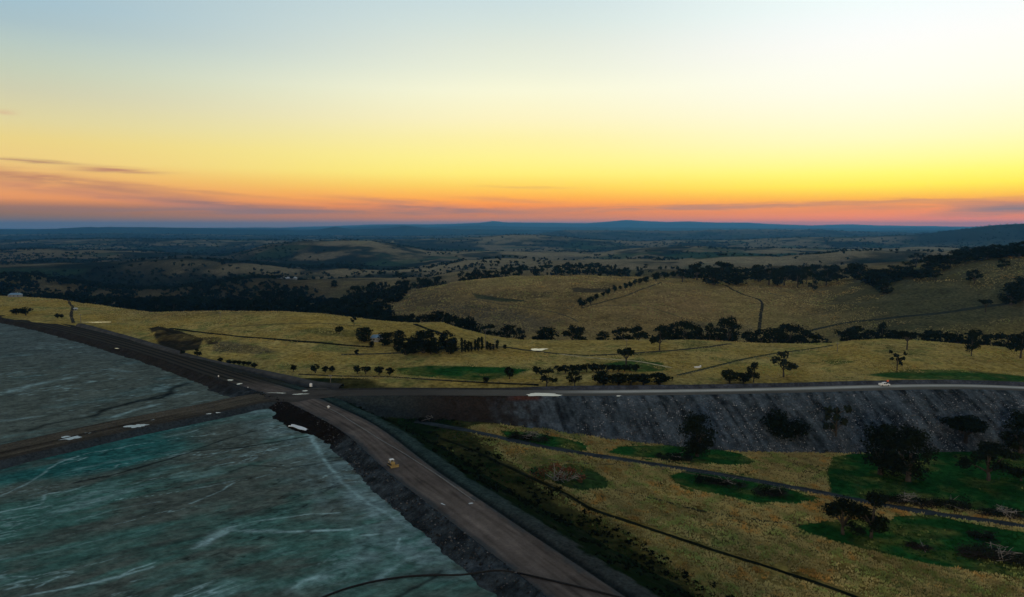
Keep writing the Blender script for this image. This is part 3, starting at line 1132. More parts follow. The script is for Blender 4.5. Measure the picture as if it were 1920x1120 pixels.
sweep('dam_embankment', RIGHT, 1.4, -np.concatenate([np.linspace(RW, RW + 3.2, 7), np.linspace(RW + 4, RW + 24, 16)])[::-1], z_rback, c_rback, M['slope'],
      rough=0.12, seed=180)


# open ground where the three roads meet
def patch(name, cx, cy, rx, ry, rot, z, mat, colr, kind='structure', seed=0, irr=0.25, n=40, rings=5):
    vs, cs = [], []
    for r in range(rings + 1):
        for k in range(n):
            a = 2 * math.pi * k / n
            w_ = 1 + irr * float(fbm(np.array([math.cos(a) * 1.4 + seed * 3.1]), np.array([math.sin(a) * 1.4]), 200 + seed, 3)[0]) * 1.6
            x, y = rx * w_ * math.cos(a) * r / rings, ry * w_ * math.sin(a) * r / rings
            vs.append((cx + x * math.cos(rot) - y * math.sin(rot), cy + x * math.sin(rot) + y * math.cos(rot), z))
    V = np.array(vs)
    fs = []
    for r in range(rings):
        for k in range(n):
            fs.append((r * n + k, (r + 1) * n + k, (r + 1) * n + (k + 1) % n, r * n + (k + 1) % n))
    c = mul(np.array(colr), np.clip(1 + 0.4 * fbm(V[:, 0] / 6, V[:, 1] / 6, seed + 210, 3), 0.4, 1.6))
    o = link(name, mesh_np(name, V, np.array(fs), c), [mat])
    return tag(o, kind=kind)


patch('road', JX, JY, 21, 13, 0.3, 0.10, M['road'], (0.060, 0.053, 0.045), seed=3)


# draped ribbons: farm tracks and the haul road along the dam
def ribbon(name, pxs, width, colr, lift=0.12, taper=True, mat='road', noise_w=0.25, seed=0, flatz=None):
    P3 = [flat(*p, flatz) if flatz is not None else at(*p)[:2] for p in pxs]
    P, U = resample(smooth_line(P3, 3), max(1.0, width * 0.35))
    T, N = frame_of(P)
    cols = np.linspace(-1, 1, 7)
    wv = width / 2 * (1 + noise_w * fbm(U / (width * 2.5), U * 0, 300 + seed, 3))
    X = P[:, 0][:, None] + N[:, 0][:, None] * cols[None] * wv[:, None]
    Y = P[:, 1][:, None] + N[:, 1][:, None] * cols[None] * wv[:, None]
    Z = ground_z(X, Y) + lift * (1 - 0.9 * cols[None] ** 4)
    if flatz is not None:
        Z = np.full_like(X, flatz)
    x, y = X.ravel(), Y.ravel()
    c = mul(np.array(colr), np.clip(1 + 0.5 * fbm(x / 3, y / 3, 310 + seed, 3), 0.4, 1.7))
    o = link(name, mesh_np(name, np.stack([x, y, Z.ravel()], 1), grid_faces(len(P), 7), c), [M[mat]])
    return tag(o, kind='structure')


DRK = (0.011, 0.013, 0.008)
ribbon('track', [(826, 822), (900, 850), (970, 884), (1060, 925), (1090, 944), (1110, 956), (1200, 985), (1300, 1019), (1450, 1066), (1620, 1125), (1800, 1190)], 2.0, (0.011, 0.013, 0.007), 0.2, seed=1)
ribbon('track', [(780, 790), (900, 812), (990, 833), (1100, 852), (1250, 874), (1400, 898), (1500, 916), (1600, 936), (1700, 955), (1800, 970), (1920, 987), (2200, 1035)], 4.6, (0.034, 0.042, 0.046), 0.25, seed=2)
ribbon('track', [(1500, 624), (1560, 609), (1640, 600), (1720, 592), (1800, 582), (1900, 567), (1990, 555)], 6, (0.030, 0.036, 0.028), 0.35, seed=3)
ribbon('track', [(1345, 529), (1380, 548), (1422, 560), (1431, 570), (1426, 590), (1423, 622)], 4, (0.035, 0.032, 0.020), 0.35, seed=4)
ribbon('track', [(138, 606), (132, 590), (138, 576), (128, 566), (96, 556)], 3, (0.04, 0.036, 0.026), 0.3, seed=5)
ribbon('bank', [(318, 616), (380, 624), (450, 632), (550, 640), (650, 648), (700, 651)], 4.0, DRK, 0.35, seed=6)
ribbon('bank', [(560, 702), (640, 706), (720, 706), (800, 712), (900, 718), (1010, 722)], 2.2, DRK, 0.3, seed=7)
ribbon('track', [(778, 608), (798, 616), (820, 623), (834, 630)], 3.5, DRK, 0.3, seed=8)
ribbon('track', [(640, 665), (760, 662), (860, 656), (940, 648), (1010, 660), (1100, 668), (1200, 662), (1300, 655), (1370, 645)], 4, (0.050, 0.048, 0.032), 0.3, seed=9)
ribbon('track', [(1270, 704), (1330, 690), (1400, 672), (1470, 660), (1560, 648)], 3, (0.045, 0.050, 0.024), 0.3, seed=10)
ribbon('track', [(1090, 578), (1150, 562), (1200, 545), (1240, 530)], 4, (0.07, 0.06, 0.035), 0.3, seed=11)
ribbon('track', [(1000, 860), (1080, 868), (1180, 872), (1280, 884), (1380, 905)], 1.2, (0.09, 0.08, 0.04), 0.15, seed=13)
ribbon('track', [(1145, 918), (1230, 935), (1330, 962), (1420, 975), (1500, 985)], 1.6, (0.035, 0.036, 0.018), 0.18, seed=14)
ribbon('track', [(860, 838), (930, 862), (1010, 900), (1075, 938)], 1.3, (0.05, 0.048, 0.022), 0.15, seed=15)
ribbon('track', [(1020, 660), (1110, 672), (1190, 676), (1260, 690)], 2.0, (0.40, 0.34, 0.19), 0.25, seed=16)
ribbon('track', [(1330, 618), (1290, 600), (1250, 585), (1200, 572), (1120, 575)], 1.8, (0.10, 0.085, 0.05), 0.3, seed=17)
ribbon('track', [(880, 560), (940, 572), (1000, 578), (1060, 590), (1085, 604)], 2.2, (0.075, 0.066, 0.04), 0.3, seed=18)
ribbon('track', [(1440, 550), (1520, 566), (1600, 570), (1700, 566), (1800, 556)], 2.2, (0.075, 0.075, 0.045), 0.3, seed=19)
ribbon('track', [(430, 612), (520, 608), (600, 606), (680, 612)], 2.0, (0.10, 0.085, 0.04), 0.25, seed=20)
ribbon('haul_road', [(150, 612), (240, 636), (333, 667), (420, 688), (500, 704), (575, 724), (640, 730)], 8, (0.062, 0.060, 0.056), 2.6, seed=12, noise_w=0.1)

# ------------------------------------------------------------------ tailings
FLOW = np.array([0.8, 0.6])


def streak(x, y, lx, ly, seed, oct=4):
    wx = 10 * fbm(x / 60, y / 60, seed + 50, 2)
    a = (x * FLOW[0] + y * FLOW[1]) / lx
    b = (-x * FLOW[1] + y * FLOW[0] + wx) / ly
    return fbm(a, b, seed, oct)


TEAL = np.array([0.046, 0.148, 0.120])
TBRN = np.array([0.098, 0.118, 0.098])
TPALE = np.array([0.27, 0.40, 0.39])
TDARK = np.array([0.010, 0.013, 0.013])


def lines_mask(x, y, P, width, seed, z, rag=1.0):
    Pw = [flat(*p, z) for p in P]
    xs, ys = [q[0] for q in Pw], [q[1] for q in Pw]
    m = (x > min(xs) - 20) & (x < max(xs) + 20) & (y > min(ys) - 20) & (y < max(ys) + 20)
    out = np.zeros(len(x))
    if m.any():
        xx = x[m] + rag * 2.0 * fbm(x[m] / 6, y[m] / 6, seed, 3)
        yy = y[m] + rag * 2.0 * fbm(x[m] / 6, y[m] / 6, seed + 1, 3)
        d, _, arc = poly_info(xx, yy, Pw)
        wd = width * (0.55 + 0.9 * np.abs(fbm(arc / 14, arc * 0, seed + 2, 3)) + 0.25)
        out[m] = np.exp(-(d / wd) ** 2)
    return out


def tail_colour(x, y, z, upper):
    s1 = 0.60 * streak(x, y, 48, 15, 401) + 0.5 * fbm(x / 24, y / 24, 406, 4)
    s2 = 0.7 * streak(x, y, 20, 4.5, 402) + 0.4 * fbm(x / 8, y / 8, 407, 4)
    s3 = streak(x, y, 7, 1.3, 403, 3)
    big = fbm(x / 70, y / 70, 404, 3)
    c = np.tile(TBRN, (len(x), 1))
    if upper:
        near = sstep(y, 330, 300)
        t = sstep(0.9 * s1 + 0.5 * s2 + 0.4 * near - 0.1, 0.0, 0.55)
        c = lerp(c, np.array([0.056, 0.112, 0.106]), t * 0.65)
        c = lerp(c, np.array([0.19, 0.27, 0.27]), sstep(s1 + 0.8 * s2, 0.45, 0.95) * 0.6)
        c = lerp(c, np.array([0.090, 0.118, 0.116]), sstep(y, 420, 560) * 0.6)
        W_ = [([(0, 740), (60, 722), (130, 709)], 5, 0.55), ([(300, 757), (250, 770), (215, 782)], 2.5, 0.7), ([(150, 700), (205, 692), (245, 698)], 2.5, 0.4),
              ([(0, 790), (40, 785), (80, 780)], 3, 0.4)]
        D_ = [([(350, 719), (322, 728), (318, 738), (300, 747), (245, 755), (215, 764), (195, 768), (178, 780)], 1.1, 0.95), ([(322, 738), (300, 742), (280, 748)], 1.0, 0.85),
              ([(352, 722), (330, 724)], 1.0, 0.8), ([(178, 780), (130, 788), (85, 797), (60, 806)], 0.9, 0.7), ([(300, 747), (262, 750), (232, 760)], 0.8, 0.7)]
    else:
        bottom = sstep(y, 285, 190)
        left = sstep(-x, 90, 190)
        t = sstep(0.75 * s1 + 0.55 * s2 + 0.45 * big + 0.34 * bottom + 0.32 * left - 0.05, -0.15, 0.6)
        c = lerp(c, TEAL, t * 0.8)
        c = lerp(c, np.array([0.014, 0.115, 0.108]), sstep(left + 0.3 * s1 + 0.8 * sstep(y, 230, 270) - 1.0, 0.1, 0.6) * 0.8)
        c = lerp(c, TBRN * 0.72, sstep(-s1 + 0.5 * s2, 0.18, 0.7) * 0.75)
        c = lerp(c, TPALE * 0.7, sstep(s1 + 0.9 * s2 + 0.3 * s3, 0.20, 1.05) * 0.6)
        dm, sd0, arc0 = poly_info(x, y, MAIN[::3])
        edge = sstep(dm + 8 * fbm(x / 11, y / 11, 409, 3), 48, 20) * sstep(y, 170, 190)
        rip = fbm(x / 5, y / 5, 410, 4)
        c = lerp(c, TPALE * 0.62, edge * np.clip(0.60 + 1.1 * rip, 0, 1) * 0.85)
        W_ = [([(660, 992), (560, 998), (470, 996), (430, 997), (395, 1012), (365, 1028)], 1.2, 0.9), ([(640, 961), (560, 966), (480, 978), (425, 990)], 0.7, 0.8),
              ([(430, 992), (400, 1003), (380, 1020)], 3.0, 0.7), ([(0, 960), (60, 950), (78, 945), (84, 928), (130, 921), (170, 908)], 0.7, 0.75),
              ([(0, 930), (55, 905), (85, 885), (110, 868), (140, 858)], 0.7, 0.7), ([(40, 1118), (110, 1105), (150, 1098), (220, 1082), (285, 1064)], 0.8, 0.8),
              ([(70, 1102), (100, 1085), (130, 1078)], 0.6, 0.6), ([(572, 802), (592, 830), (606, 860), (640, 905), (672, 930), (720, 962), (770, 990)], 1.1, 0.5),
              ([(580, 815), (600, 850), (625, 885)], 1.2, 0.8), ([(680, 1004), (720, 1001), (760, 990)], 0.7, 0.8), ([(355, 945), (385, 932), (415, 921), (440, 905)], 0.6, 0.75),
              ([(225, 1085), (250, 1066), (290, 1055)], 0.8, 0.7), ([(540, 1110), (560, 1095), (600, 1080)], 1.0, 0.6), ([(745, 1032), (748, 1020), (747, 1010)], 0.6, 0.7),
              ([(560, 1105), (640, 1060), (700, 1040)], 4.0, 0.45), ([(150, 975), (220, 955), (300, 940)], 0.9, 0.35), ([(0, 1050), (120, 1030), (200, 1010)], 0.8, 0.35),
              ([(310, 820), (350, 812), (372, 806)], 0.9, 0.5), ([(700, 1090), (760, 1050), (800, 1035), (860, 1025)], 2.2, 0.45)]
        D_ = [([(578, 818), (520, 828), (460, 838), (365, 846), (325, 858), (270, 875), (200, 893), (140, 905)], 0.45, 0.9), ([(370, 842), (420, 824), (480, 808)], 0.4, 0.8),
              ([(640, 862), (540, 878), (470, 872), (430, 885)], 0.4, 0.65), ([(0, 1020), (100, 1000), (230, 975), (330, 945), (430, 915)], 0.6, 0.3),
              ([(120, 1055), (200, 1040), (320, 1020), (400, 1000)], 0.9, 0.4), ([(640, 940), (520, 955), (420, 965)], 1.2, 0.35), ([(330, 915), (360, 914), (430, 905)], 0.4, 0.5),
              ([(750, 1120), (800, 1090), (830, 1070)], 0.5, 0.7)]
        # ripple rings where slurry has pooled
        rx, ry = flat(640, 1080, z)
        rr = np.hypot((x - rx), (y - ry) * 0.9) + 1.2 * fbm(x / 4, y / 4, 415, 2)
        ring = (0.5 + 0.5 * np.sin(rr * 3.4)) * sstep(rr, 9, 3)
        c = lerp(c, TPALE * 0.9, ring * 0.28)
    c = c * np.clip(1 + 0.14 * s3[:, None] + 0.24 * s2[:, None] + 0.3 * fbm(x / 2.5, y / 2.5, 440, 3)[:, None] + 0.10 * streak(x, y, 6, 0.75, 442, 2)[:, None] + 0.22 * fbm(x / 6, y / 6, 443, 4)[:, None], 0.3, 2)
    # thin drainage rills, pale where salt has dried, dark where still wet
    for sd_, lx, ly, wd, colr, amt in ((450, 26, 7, 0.020, TPALE * 1.1, 0.55), (455, 34, 10, 0.014, TDARK, 0.75), (460, 14, 4.5, 0.018, TPALE, 0.4), (465, 60, 16, 0.010, TPALE * 1.3, 0.7)):
        v = streak(x, y, lx, ly, sd_, 5)
        gate = sstep(fbm(x / 40, y / 40, sd_ + 2, 3), 0.0, 0.35)
        c = lerp(c, colr, np.exp(-(v / wd) ** 2) * gate * amt)
    rg = np.clip(0.80 + 0.9 * fbm(x / 3.5, y / 3.5, 441, 3) + 0.6 * s2, 0, 1)
    for k, (P, wd, st_) in enumerate(W_):
        c = lerp(c, TPALE * 1.25, rg * np.clip(lines_mask(x, y, P, wd * 0.6, 420 + 5 * k, z, 0.45) * st_, 0, 1))
    for k, (P, wd, st_) in enumerate(D_):
        c = lerp(c, TDARK, np.clip(lines_mask(x, y, P, wd * (1.7 if upper else 1.6), 520 + 5 * k, z, 0.5) * st_, 0, 1))
    return np.clip(c, 0.004, 0.6)


def tail_sheet(x0, x1, y0, y1, d, z, upper):
    xs, ys = np.arange(x0, x1, d), np.arange(y0, y1, d)
    XX, YY = np.meshgrid(xs, ys)
    x, y = XX.ravel(), YY.ravel()
    dm, sm, _ = poly_info(x, y, MAIN[::2] + [MAIN[-1]])
    dc, sc, _ = poly_info(x, y, CAUSE[::2] + [CAUSE[-1]])
    ok = (sm < 0) | (dm < 3)
    ok &= ((sc > 0) if upper else (sc < 0)) | (dc < 3)
    c = tail_colour(x, y, z, upper)
    zz = z + 0.10 * fbm(x / 14, y / 14, 430, 3)
    Fc = grid_faces(len(ys), len(xs))
    Fc = Fc[ok[Fc].all(1)]
    used, inv = np.unique(Fc, return_inverse=True)
    V = np.stack([x, y, zz], 1)[used]
    o = link('tailings', mesh_np('tailings', V, inv.reshape(Fc.shape), c[used]), [M['tailings']])
    return tag(o, kind='structure')


ZT = -2.6
tail_sheet(-330, 70, 100, 385, 0.62, ZT, False)
tail_sheet(-1080, -70, 180, 1000, 1.9, -2.2, True)

# ------------------------------------------------------------------ water
def water(name, cx, cy, rx, ry, rot, z, seed):
    return patch(name, cx, cy, rx, ry, rot, z, M['water'], (0.3, 0.3, 0.3), seed=seed, irr=0.5, rings=2)


for k, (x, y, rx, ry, z) in enumerate(PONDS):
    water('water', x, y, rx * 1.05, ry * 1.05, 0, z - 0.25, 30 + k)
for k, (px, py, wpx, dep, rot, zz) in enumerate([(1022, 740, 70, 3.8, 0.0, 0.02), (130, 821, 36, 3.6, 0.18, 0.12), (257, 799, 44, 3.6, 0.22, 0.12), (223, 653, 10, 2.4, -0.7, 0.15), (431, 713, 10, 1.6, -0.5, 0.12),
                                                 (448, 720, 10, 1.8, -0.5, 0.12), (524, 737, 32, 0.8, -0.1, 0.16), (562, 739, 28, 0.9, 0.25, 0.16), (284, 787, 7, 0.8, 0.2, 0.12),
                                                 (408, 774, 10, 1.0, 0.2, 0.12), (392, 776, 7, 0.8, 0.2, 0.12), (165, 812, 9, 0.7, 0.2, 0.12), (1160, 742.5, 12, 0.9, 0.0, 0.02),
                                                 (883, 944, 9, 0.5, 0.3, 0.14), (830, 945, 16, 0.35, -0.9, 0.14), (572, 733, 10, 1.2, 0.8, 0.16)]):
    x, y = flat(px, py, zz)
    dpt = (y * CT + (H - zz) * ST) / F
    water('puddle', x, y, wpx / 2 * dpt, dep, rot, zz, 40 + k)

# ================================================================== plants
def leaf_quads(C, R, n, size, rng, flatten=0.8):
    """n leaf-clump faces scattered in blobs (centres C, radii R)"""
    k = rng.integers(0, len(C), n)
    d = rng.normal(size=(n, 3))
    d /= np.linalg.norm(d, axis=1)[:, None]
    rad = rng.random(n) ** 0.45
    p = C[k] + d * (R[k] * rad)[:, None] * np.array([1, 1, flatten])
    nrm = d * 0.6 + rng.normal(size=(n, 3)) * 0.6
    nrm /= np.linalg.norm(nrm, axis=1)[:, None] + 1e-9
    a = np.cross(nrm, np.array([0.3, 0.2, 1.0]))
    a /= np.linalg.norm(a, axis=1)[:, None] + 1e-9
    b = np.cross(nrm, a)
    s = size * (0.6 + 0.8 * rng.random(n))[:, None]
    e = s * (0.5 + 0.5 * rng.random(n))[:, None]
    V = np.stack([p - a * s - b * e * 0.4, p + a * s * 0.2 - b * e, p + a * s + b * e * 0.3, p - a * s * 0.3 + b * e], 1).reshape(-1, 3)
    Q = np.arange(4 * n).reshape(n, 4)
    c = np.repeat(rng.random(n) * 0.7 + 0.3 * (rng.random(len(C))[k]), 4)
    return V, Q, np.stack([c, c, c], 1)


def limb_mesh(segs, rng, seg=6):
    mb = MB()
    for pts, rad in segs:
        mb.tube(pts, rad, seg)
    return mb


def tree_shape(kind, rng):
    """crown blobs and limbs in a unit tree: 1 wide, 1 high"""
    C, R, limbs = [], [], []
    if kind == 'gum':
        nl = rng.integers(6, 9)
        fork = 0.20 + 0.1 * rng.random()
        limbs.append(([(0, 0, -0.03), (0.01, 0, fork * 0.6), (0.0, 0.02, fork)], [0.040, 0.030, 0.026]))
        for i in range(nl):
            a = 2 * math.pi * (i + rng.random() * 0.7) / nl
            r = 0.16 + 0.20 * rng.random()
            z = 0.30 + 0.52 * rng.random()
            if i == 0:
                r, z = 0.05, 0.84
            tip = (r * math.cos(a), r * math.sin(a), z)
            mid = (tip[0] * 0.5, tip[1] * 0.5, fork + (z - fork) * 0.6)
            limbs.append(([(0, 0.02, fork * 0.95), mid, tip], [0.022, 0.014, 0.006]))
            C.append(tip)
            R.append(0.18 + 0.07 * rng.random())
            for j in range(4):
                b = rng.random() * 6.28
                C.append((tip[0] + 0.12 * math.cos(b), tip[1] + 0.12 * math.sin(b), tip[2] + 0.10 * (rng.random() - 0.55)))
                R.append(0.09 + 0.06 * rng.random())
    elif kind == 'dense':
        limbs.append(([(0, 0, -0.03), (0, 0, 0.25), (0.02, 0, 0.5)], [0.05, 0.04, 0.02]))
        for i in range(32):
            a, z = rng.random() * 6.28, 0.14 + 0.72 * rng.random()
            prof_ = math.sin(min(1, (z + 0.05)) * math.pi * 0.92) ** 0.6 * 0.30
            r = prof_ * rng.random() ** 0.5
            C.append((r * math.cos(a), r * math.sin(a), z))
            R.append(0.13 + 0.06 * rng.random())
        for i in range(4):
            a = rng.random() * 6.28
            limbs.append(([(0, 0, 0.2), (0.12 * math.cos(a), 0.12 * math.sin(a), 0.42), (0.2 * math.cos(a), 0.2 * math.sin(a), 0.6)], [0.02, 0.012, 0.006]))
    elif kind == 'round':
        limbs.append(([(0, 0, -0.03), (0, 0, 0.3)], [0.05, 0.04]))
        for i in range(14):
            d = rng.normal(size=3)
            d /= np.linalg.norm(d)
            C.append((0.24 * d[0], 0.24 * d[1], 0.52 + 0.24 * d[2]))
            R.append(0.19 + 0.05 * rng.random())
    elif kind == 'poplar':
        limbs.append(([(0, 0, -0.02), (0, 0, 0.5), (0, 0, 0.9)], [0.06, 0.04, 0.01]))
        for i in range(16):
            z = 0.14 + 0.8 * i / 15
            r = 0.30 * math.sin(min(1.0, (z * 1.02)) * math.pi) ** 0.5
            a = rng.random() * 6.28
            C.append((0.12 * math.cos(a), 0.12 * math.sin(a), z))
            R.append(max(0.07, r * 0.8))
    elif kind == 'umbrella':
        limbs.append(([(0, 0, -0.03), (0.01, 0, 0.3), (0, 0, 0.5)], [0.045, 0.038, 0.03]))
        for i in range(11):
            a = 2 * math.pi * i / 11 + rng.random() * 0.4
            r = 0.16 + 0.2 * rng.random()
            tip = (r * math.cos(a), r * math.sin(a), 0.72 + 0.14 * rng.random())
            limbs.append(([(0, 0, 0.42), (tip[0] * 0.6, tip[1] * 0.6, 0.62), tip], [0.02, 0.012, 0.005]))
            C.append(tip)
            R.append(0.13 + 0.05 * rng.random())
        C.append((0, 0, 0.82))
        R.append(0.16)
    elif kind == 'sparse':
        limbs.append(([(0, 0, -0.03), (0.02, 0, 0.35), (-0.02, 0, 0.7), (0.0, 0, 0.9)], [0.035, 0.028, 0.016, 0.006]))
        for i in range(8):
            a, z = 2.4 * i + rng.random(), 0.35 + 0.55 * i / 8
            r = 0.22 + 0.15 * rng.random()
            tip = (r * math.cos(a), r * math.sin(a), z + 0.08)
            limbs.append(([(0, 0, z - 0.1), (tip[0] * 0.5, tip[1] * 0.5, z), tip], [0.014, 0.010, 0.004]))
            C.append(tip)
            R.append(0.09 + 0.05 * rng.random())
    return np.array(C), np.array(R), limbs


PROTO = {}


def proto(kind, var, n, leaf='leaf'):
    key = (kind, var, n, leaf)
    if key in PROTO:
        return PROTO[key]
    rng = np.random.default_rng(abs(hash((kind.encode().hex(), var))) % 1000 if False else (sum(map(ord, kind)) * 7 + var * 131))
    C, R, limbs = tree_shape(kind, rng)
    sz = {'gum': 1.15, 'dense': 1.25, 'round': 1.3, 'poplar': 1.2, 'umbrella': 1.25, 'sparse': 0.95}[kind] / math.sqrt(n)
    V, Q, c = leaf_quads(C, R, n, sz, rng)
    # normalise to unit width / height
    lo, hi = np.percentile(V, 1, axis=0), np.percentile(V, 99, axis=0)
    wd = max(hi[0] - lo[0], hi[1] - lo[1])
    cx, cy = (hi[0] + lo[0]) / 2 * 0.5, (hi[1] + lo[1]) / 2 * 0.5
    zt = hi[2]
    fV = lambda A: np.stack([(A[:, 0] - cx) / wd, (A[:, 1] - cy) / wd, A[:, 2] / zt], 1)
    crown = mesh_np('crown', fV(V), Q, c, smooth=False)
    crown.materials.append(M[leaf])
    mb = limb_mesh(limbs, rng)
    tv = fV(np.array(mb.v))
    trunk = bpy.data.meshes.new('trunk')
    trunk.from_pydata([tuple(q) for q in tv], [], mb.f)
    trunk.materials.append(M['bark'])
    trunk.update()
    # both in one mesh, for trees too small in the picture to show their parts
    one_v = np.concatenate([fV(V), tv])
    quads = [tuple(q) for q in Q] + [tuple(i + len(V) for i in f) for f in mb.f]
    one = bpy.data.meshes.new('tree')
    one.from_pydata([tuple(q) for q in one_v], [], quads)
    one.polygons.foreach_set('material_index', [0] * len(Q) + [1] * len(mb.f))
    one.materials.append(M[leaf])
    one.materials.append(M['bark'])
    a = one.color_attributes.new('Col', 'FLOAT_COLOR', 'POINT')
    c4 = np.ones((len(one_v), 4), np.float32) * 0.5
    c4[:len(V), :3] = c
    a.data.foreach_set('color', c4.ravel())
    one.update()
    PROTO[key] = (crown, trunk, one)
    return PROTO[key]


NTREE = [0]


def tree(name, kind, px, base, top, wpx, label, group=None, Y=None, cat='tree', leaf='leaf', parts=None, n=None):
    NTREE[0] += 1
    if Y is None:
        x, y, z = at(px, base)
    else:
        y = Y
        z = 0.0
        for _ in range(4):
            x = (px - 960) / F * (y * CT + (H - z) * ST)
            z = float(ground_z(np.array([x]), np.array([y]))[0])
    dep = y * CT + (H - z) * ST
    d = ray(px, top)
    h = min(27.0, max(1.2, H + d[2] * y / d[1] - z))
    wd = wpx * dep / F
    hpx = h * F / dep
    if n is None:
        n = 1700 if hpx > 45 else (900 if hpx > 24 else 420)
    crown, trunk, one = proto(kind, NTREE[0] % 4, n, leaf)
    rz = (NTREE[0] * 2.399) % 6.283
    if parts is None:
        parts = hpx >= 18
    if parts:
        r = empty(name, (x, y, z), rz)
        r.scale = (wd, wd, h)
        for nm, me in (('crown', crown), ('trunk', trunk)):
            ch = bpy.data.objects.new(nm, me)
            COL.objects.link(ch)
            ch.parent = r
    else:
        r = bpy.data.objects.new(name, one)
        COL.objects.link(r)
        r.location = (x, y, z)
        r.rotation_euler = (0, 0, rz)
        r.scale = (wd, wd, h)
    return tag(r, label, cat, group)


# paddock trees below the dam, each on its own
tree('gum_tree', 'dense', 1307, 856, 778, 62, 'tall dense dark tree at the rocky toe of the dam, over a green mown patch', n=3600)
tree('bush', 'round', 1470, 834, 776, 78, 'broad rounded dark bush against the foot of the grey rock face', cat='bush', n=3600)
tree('gum_tree', 'sparse', 1567, 840, 758, 46, 'thin see-through sapling standing in front of the grey rock face', leaf='leaf_grey', n=420)
tree('gum_tree', 'dense', 1652, 890, 800, 78, 'left half of the big paired dark trees on the green flat', n=3600)
tree('gum_tree', 'dense', 1702, 902, 806, 80, 'right half of the big paired dark trees on the green flat', n=3600)
tree('gum_tree', 'umbrella', 1812, 842, 786, 72, 'flat-topped tree leaning over a thin stem at the foot of the rock face', n=2600)
tree('gum_tree', 'dense', 1914, 850, 776, 62, 'dark tree cut by the picture edge at the foot of the rock face', n=3000)
tree('gum_tree', 'gum', 1851, 902, 834, 80, 'loose-crowned tree alone on the green flat, nearer than the flat-topped tree', n=2600)
tree('gum_tree', 'gum', 1582, 1002, 938, 80, 'leaning low tree of the close pair beside the grey farm track', n=3000)
tree('gum_tree', 'gum', 1630, 1008, 926, 76, 'taller upright tree of the close pair beside the grey farm track', n=3000)
tree('bush', 'round', 1913, 902, 878, 30, 'small dark bush on the green flat at the picture edge', cat='bush')

# trees in the fields behind the embankment road
tree('gum_tree', 'gum', 1026, 726, 692, 30, 'upright tree just behind the embankment road, above the white puddle')
tree('gum_tree', 'gum', 1077, 727, 696, 28, 'narrow-waisted tree behind the embankment road in front of the clipped hedge')
tree('umbrella_tree', 'umbrella', 1175, 690, 654, 30, 'umbrella-shaped tree rising alone above the clipped hedge')
tree('gum_tree', 'gum', 1236, 657, 614, 34, 'tall dark tree standing forward of the creek line on the near crest')
tree('bush', 'round', 1368, 719, 694, 30, 'wide flat bush beside a small upright tree at the embankment road', cat='bush')
tree('bush', 'round', 1395, 719, 700, 28, 'low end bush under the small upright tree at the embankment road', cat='bush')
tree('gum_tree', 'gum', 1412, 717, 680, 28, 'small upright tree growing out of low bushes at the embankment road')
tree('gum_tree', 'gum', 1470, 708, 661, 44, 'spreading grey-green tree alone on the slope above the embankment road', leaf='leaf_grey', n=700)
tree('gum_tree', 'sparse', 1682, 695, 658, 28, 'half-bare tree standing alone above the green strip', n=260)
tree('gum_tree', 'umbrella', 1701, 656, 622, 26, 'small flat tree with a clear stem on the yellow crest')
tree('gum_tree', 'gum', 1822, 668, 620, 26, 'tree with a dark shadow pool on the yellow crest, third from the picture edge')
tree('gum_tree', 'gum', 1912, 672, 626, 44, 'spreading tree on the yellow crest at the picture edge')
tree('bush', 'round', 955, 711, 689, 18, 'egg-shaped dark bush alone at the end of the green field strip', cat='bush')
tree('bush', 'round', 911, 719, 707, 13, 'small round bush nearest the embankment road below the green strip', cat='bush')
tree('bush', 'round', 1006, 702, 687, 17, 'round bush at the start of the clipped hedge', cat='bush')
tree('dead_tree', 'sparse', 664, 611, 592, 14, 'thin dead tree on the yellow crest in front of the dark valley woods', n=60)
tree('bush', 'round', 636, 626, 612, 15, 'small bush alone on the yellow slope left of the homestead trees', cat='bush')
tree('bush', 'round', 669, 666, 656, 9, 'tiny bush below the homestead near the lower fence line', cat='bush')
tree('bush', 'round', 697, 652, 640, 10, 'tiny bush right below the blue-roofed shed', cat='bush')
G = 'clipped hedge in the field behind the embankment road'
for k in range(6):
    tree('hedge_bush', 'round', 1047 + 13 * k, 701 - 0.8 * k, 686 - 0.8 * k, 17, 'dark clipped bush in the broken hedge row behind the embankment road', G, cat='bush')
for k in range(8):
    tree('hedge_bush', 'round', 1118 + 10.5 * k, 697, 684, 15, 'dark clipped bush in the tight hedge row below the umbrella-shaped tree', G, cat='bush')
for (px, b, t, wd) in [(1130, 724, 697, 36), (1160, 724, 702, 34), (1183, 723, 701, 36), (1207, 723, 702, 34), (1237, 722, 699, 38)]:
    tree('shrub', 'round', px, b, t, wd, 'wide dark shrub in the thicket lining the embankment road', 'thicket lining the embankment road', cat='shrub')
for (px, b, t, wd) in [(550, 697, 684, 12), (591, 700, 684, 15), (610, 699, 687, 12), (623, 698, 687, 13)]:
    tree('bush', 'round', px, b, t, wd, 'round bush in the spaced row near the road junction', 'spaced bushes in a row near the junction', cat='bush')
for (px, b, t, wd) in [(670, 701, 686, 14), (686, 701, 687, 18), (711, 703, 688, 18), (731, 704, 689, 16)]:
    tree('bush', 'round', px, b, t, wd, 'round bush in one of the two close pairs beside the green strip', 'paired bushes beside the green strip', cat='bush')
tree('bush', 'round', 342, 669, 657, 10, 'small dark bush between dam and spoil heap', cat='bush')
tree('gum_tree', 'gum', 371, 673, 654, 15, 'small tree standing between dam and spoil heap')
tree('bush', 'round', 413, 681, 671, 10, 'lone bush on the dam edge left of the low hedge', cat='bush')
tree('bush', 'round', 477, 690, 681, 12, 'lone bush on the dam edge right of the low hedge', cat='bush')
for k in range(5):
    tree('hedge_bush', 'round', 430 + 9 * k, 684 + 0.5 * k, 675 + 0.7 * k, 11, 'bush in the short low hedge along the upper dam', 'short low hedge along the upper dam', cat='bush')
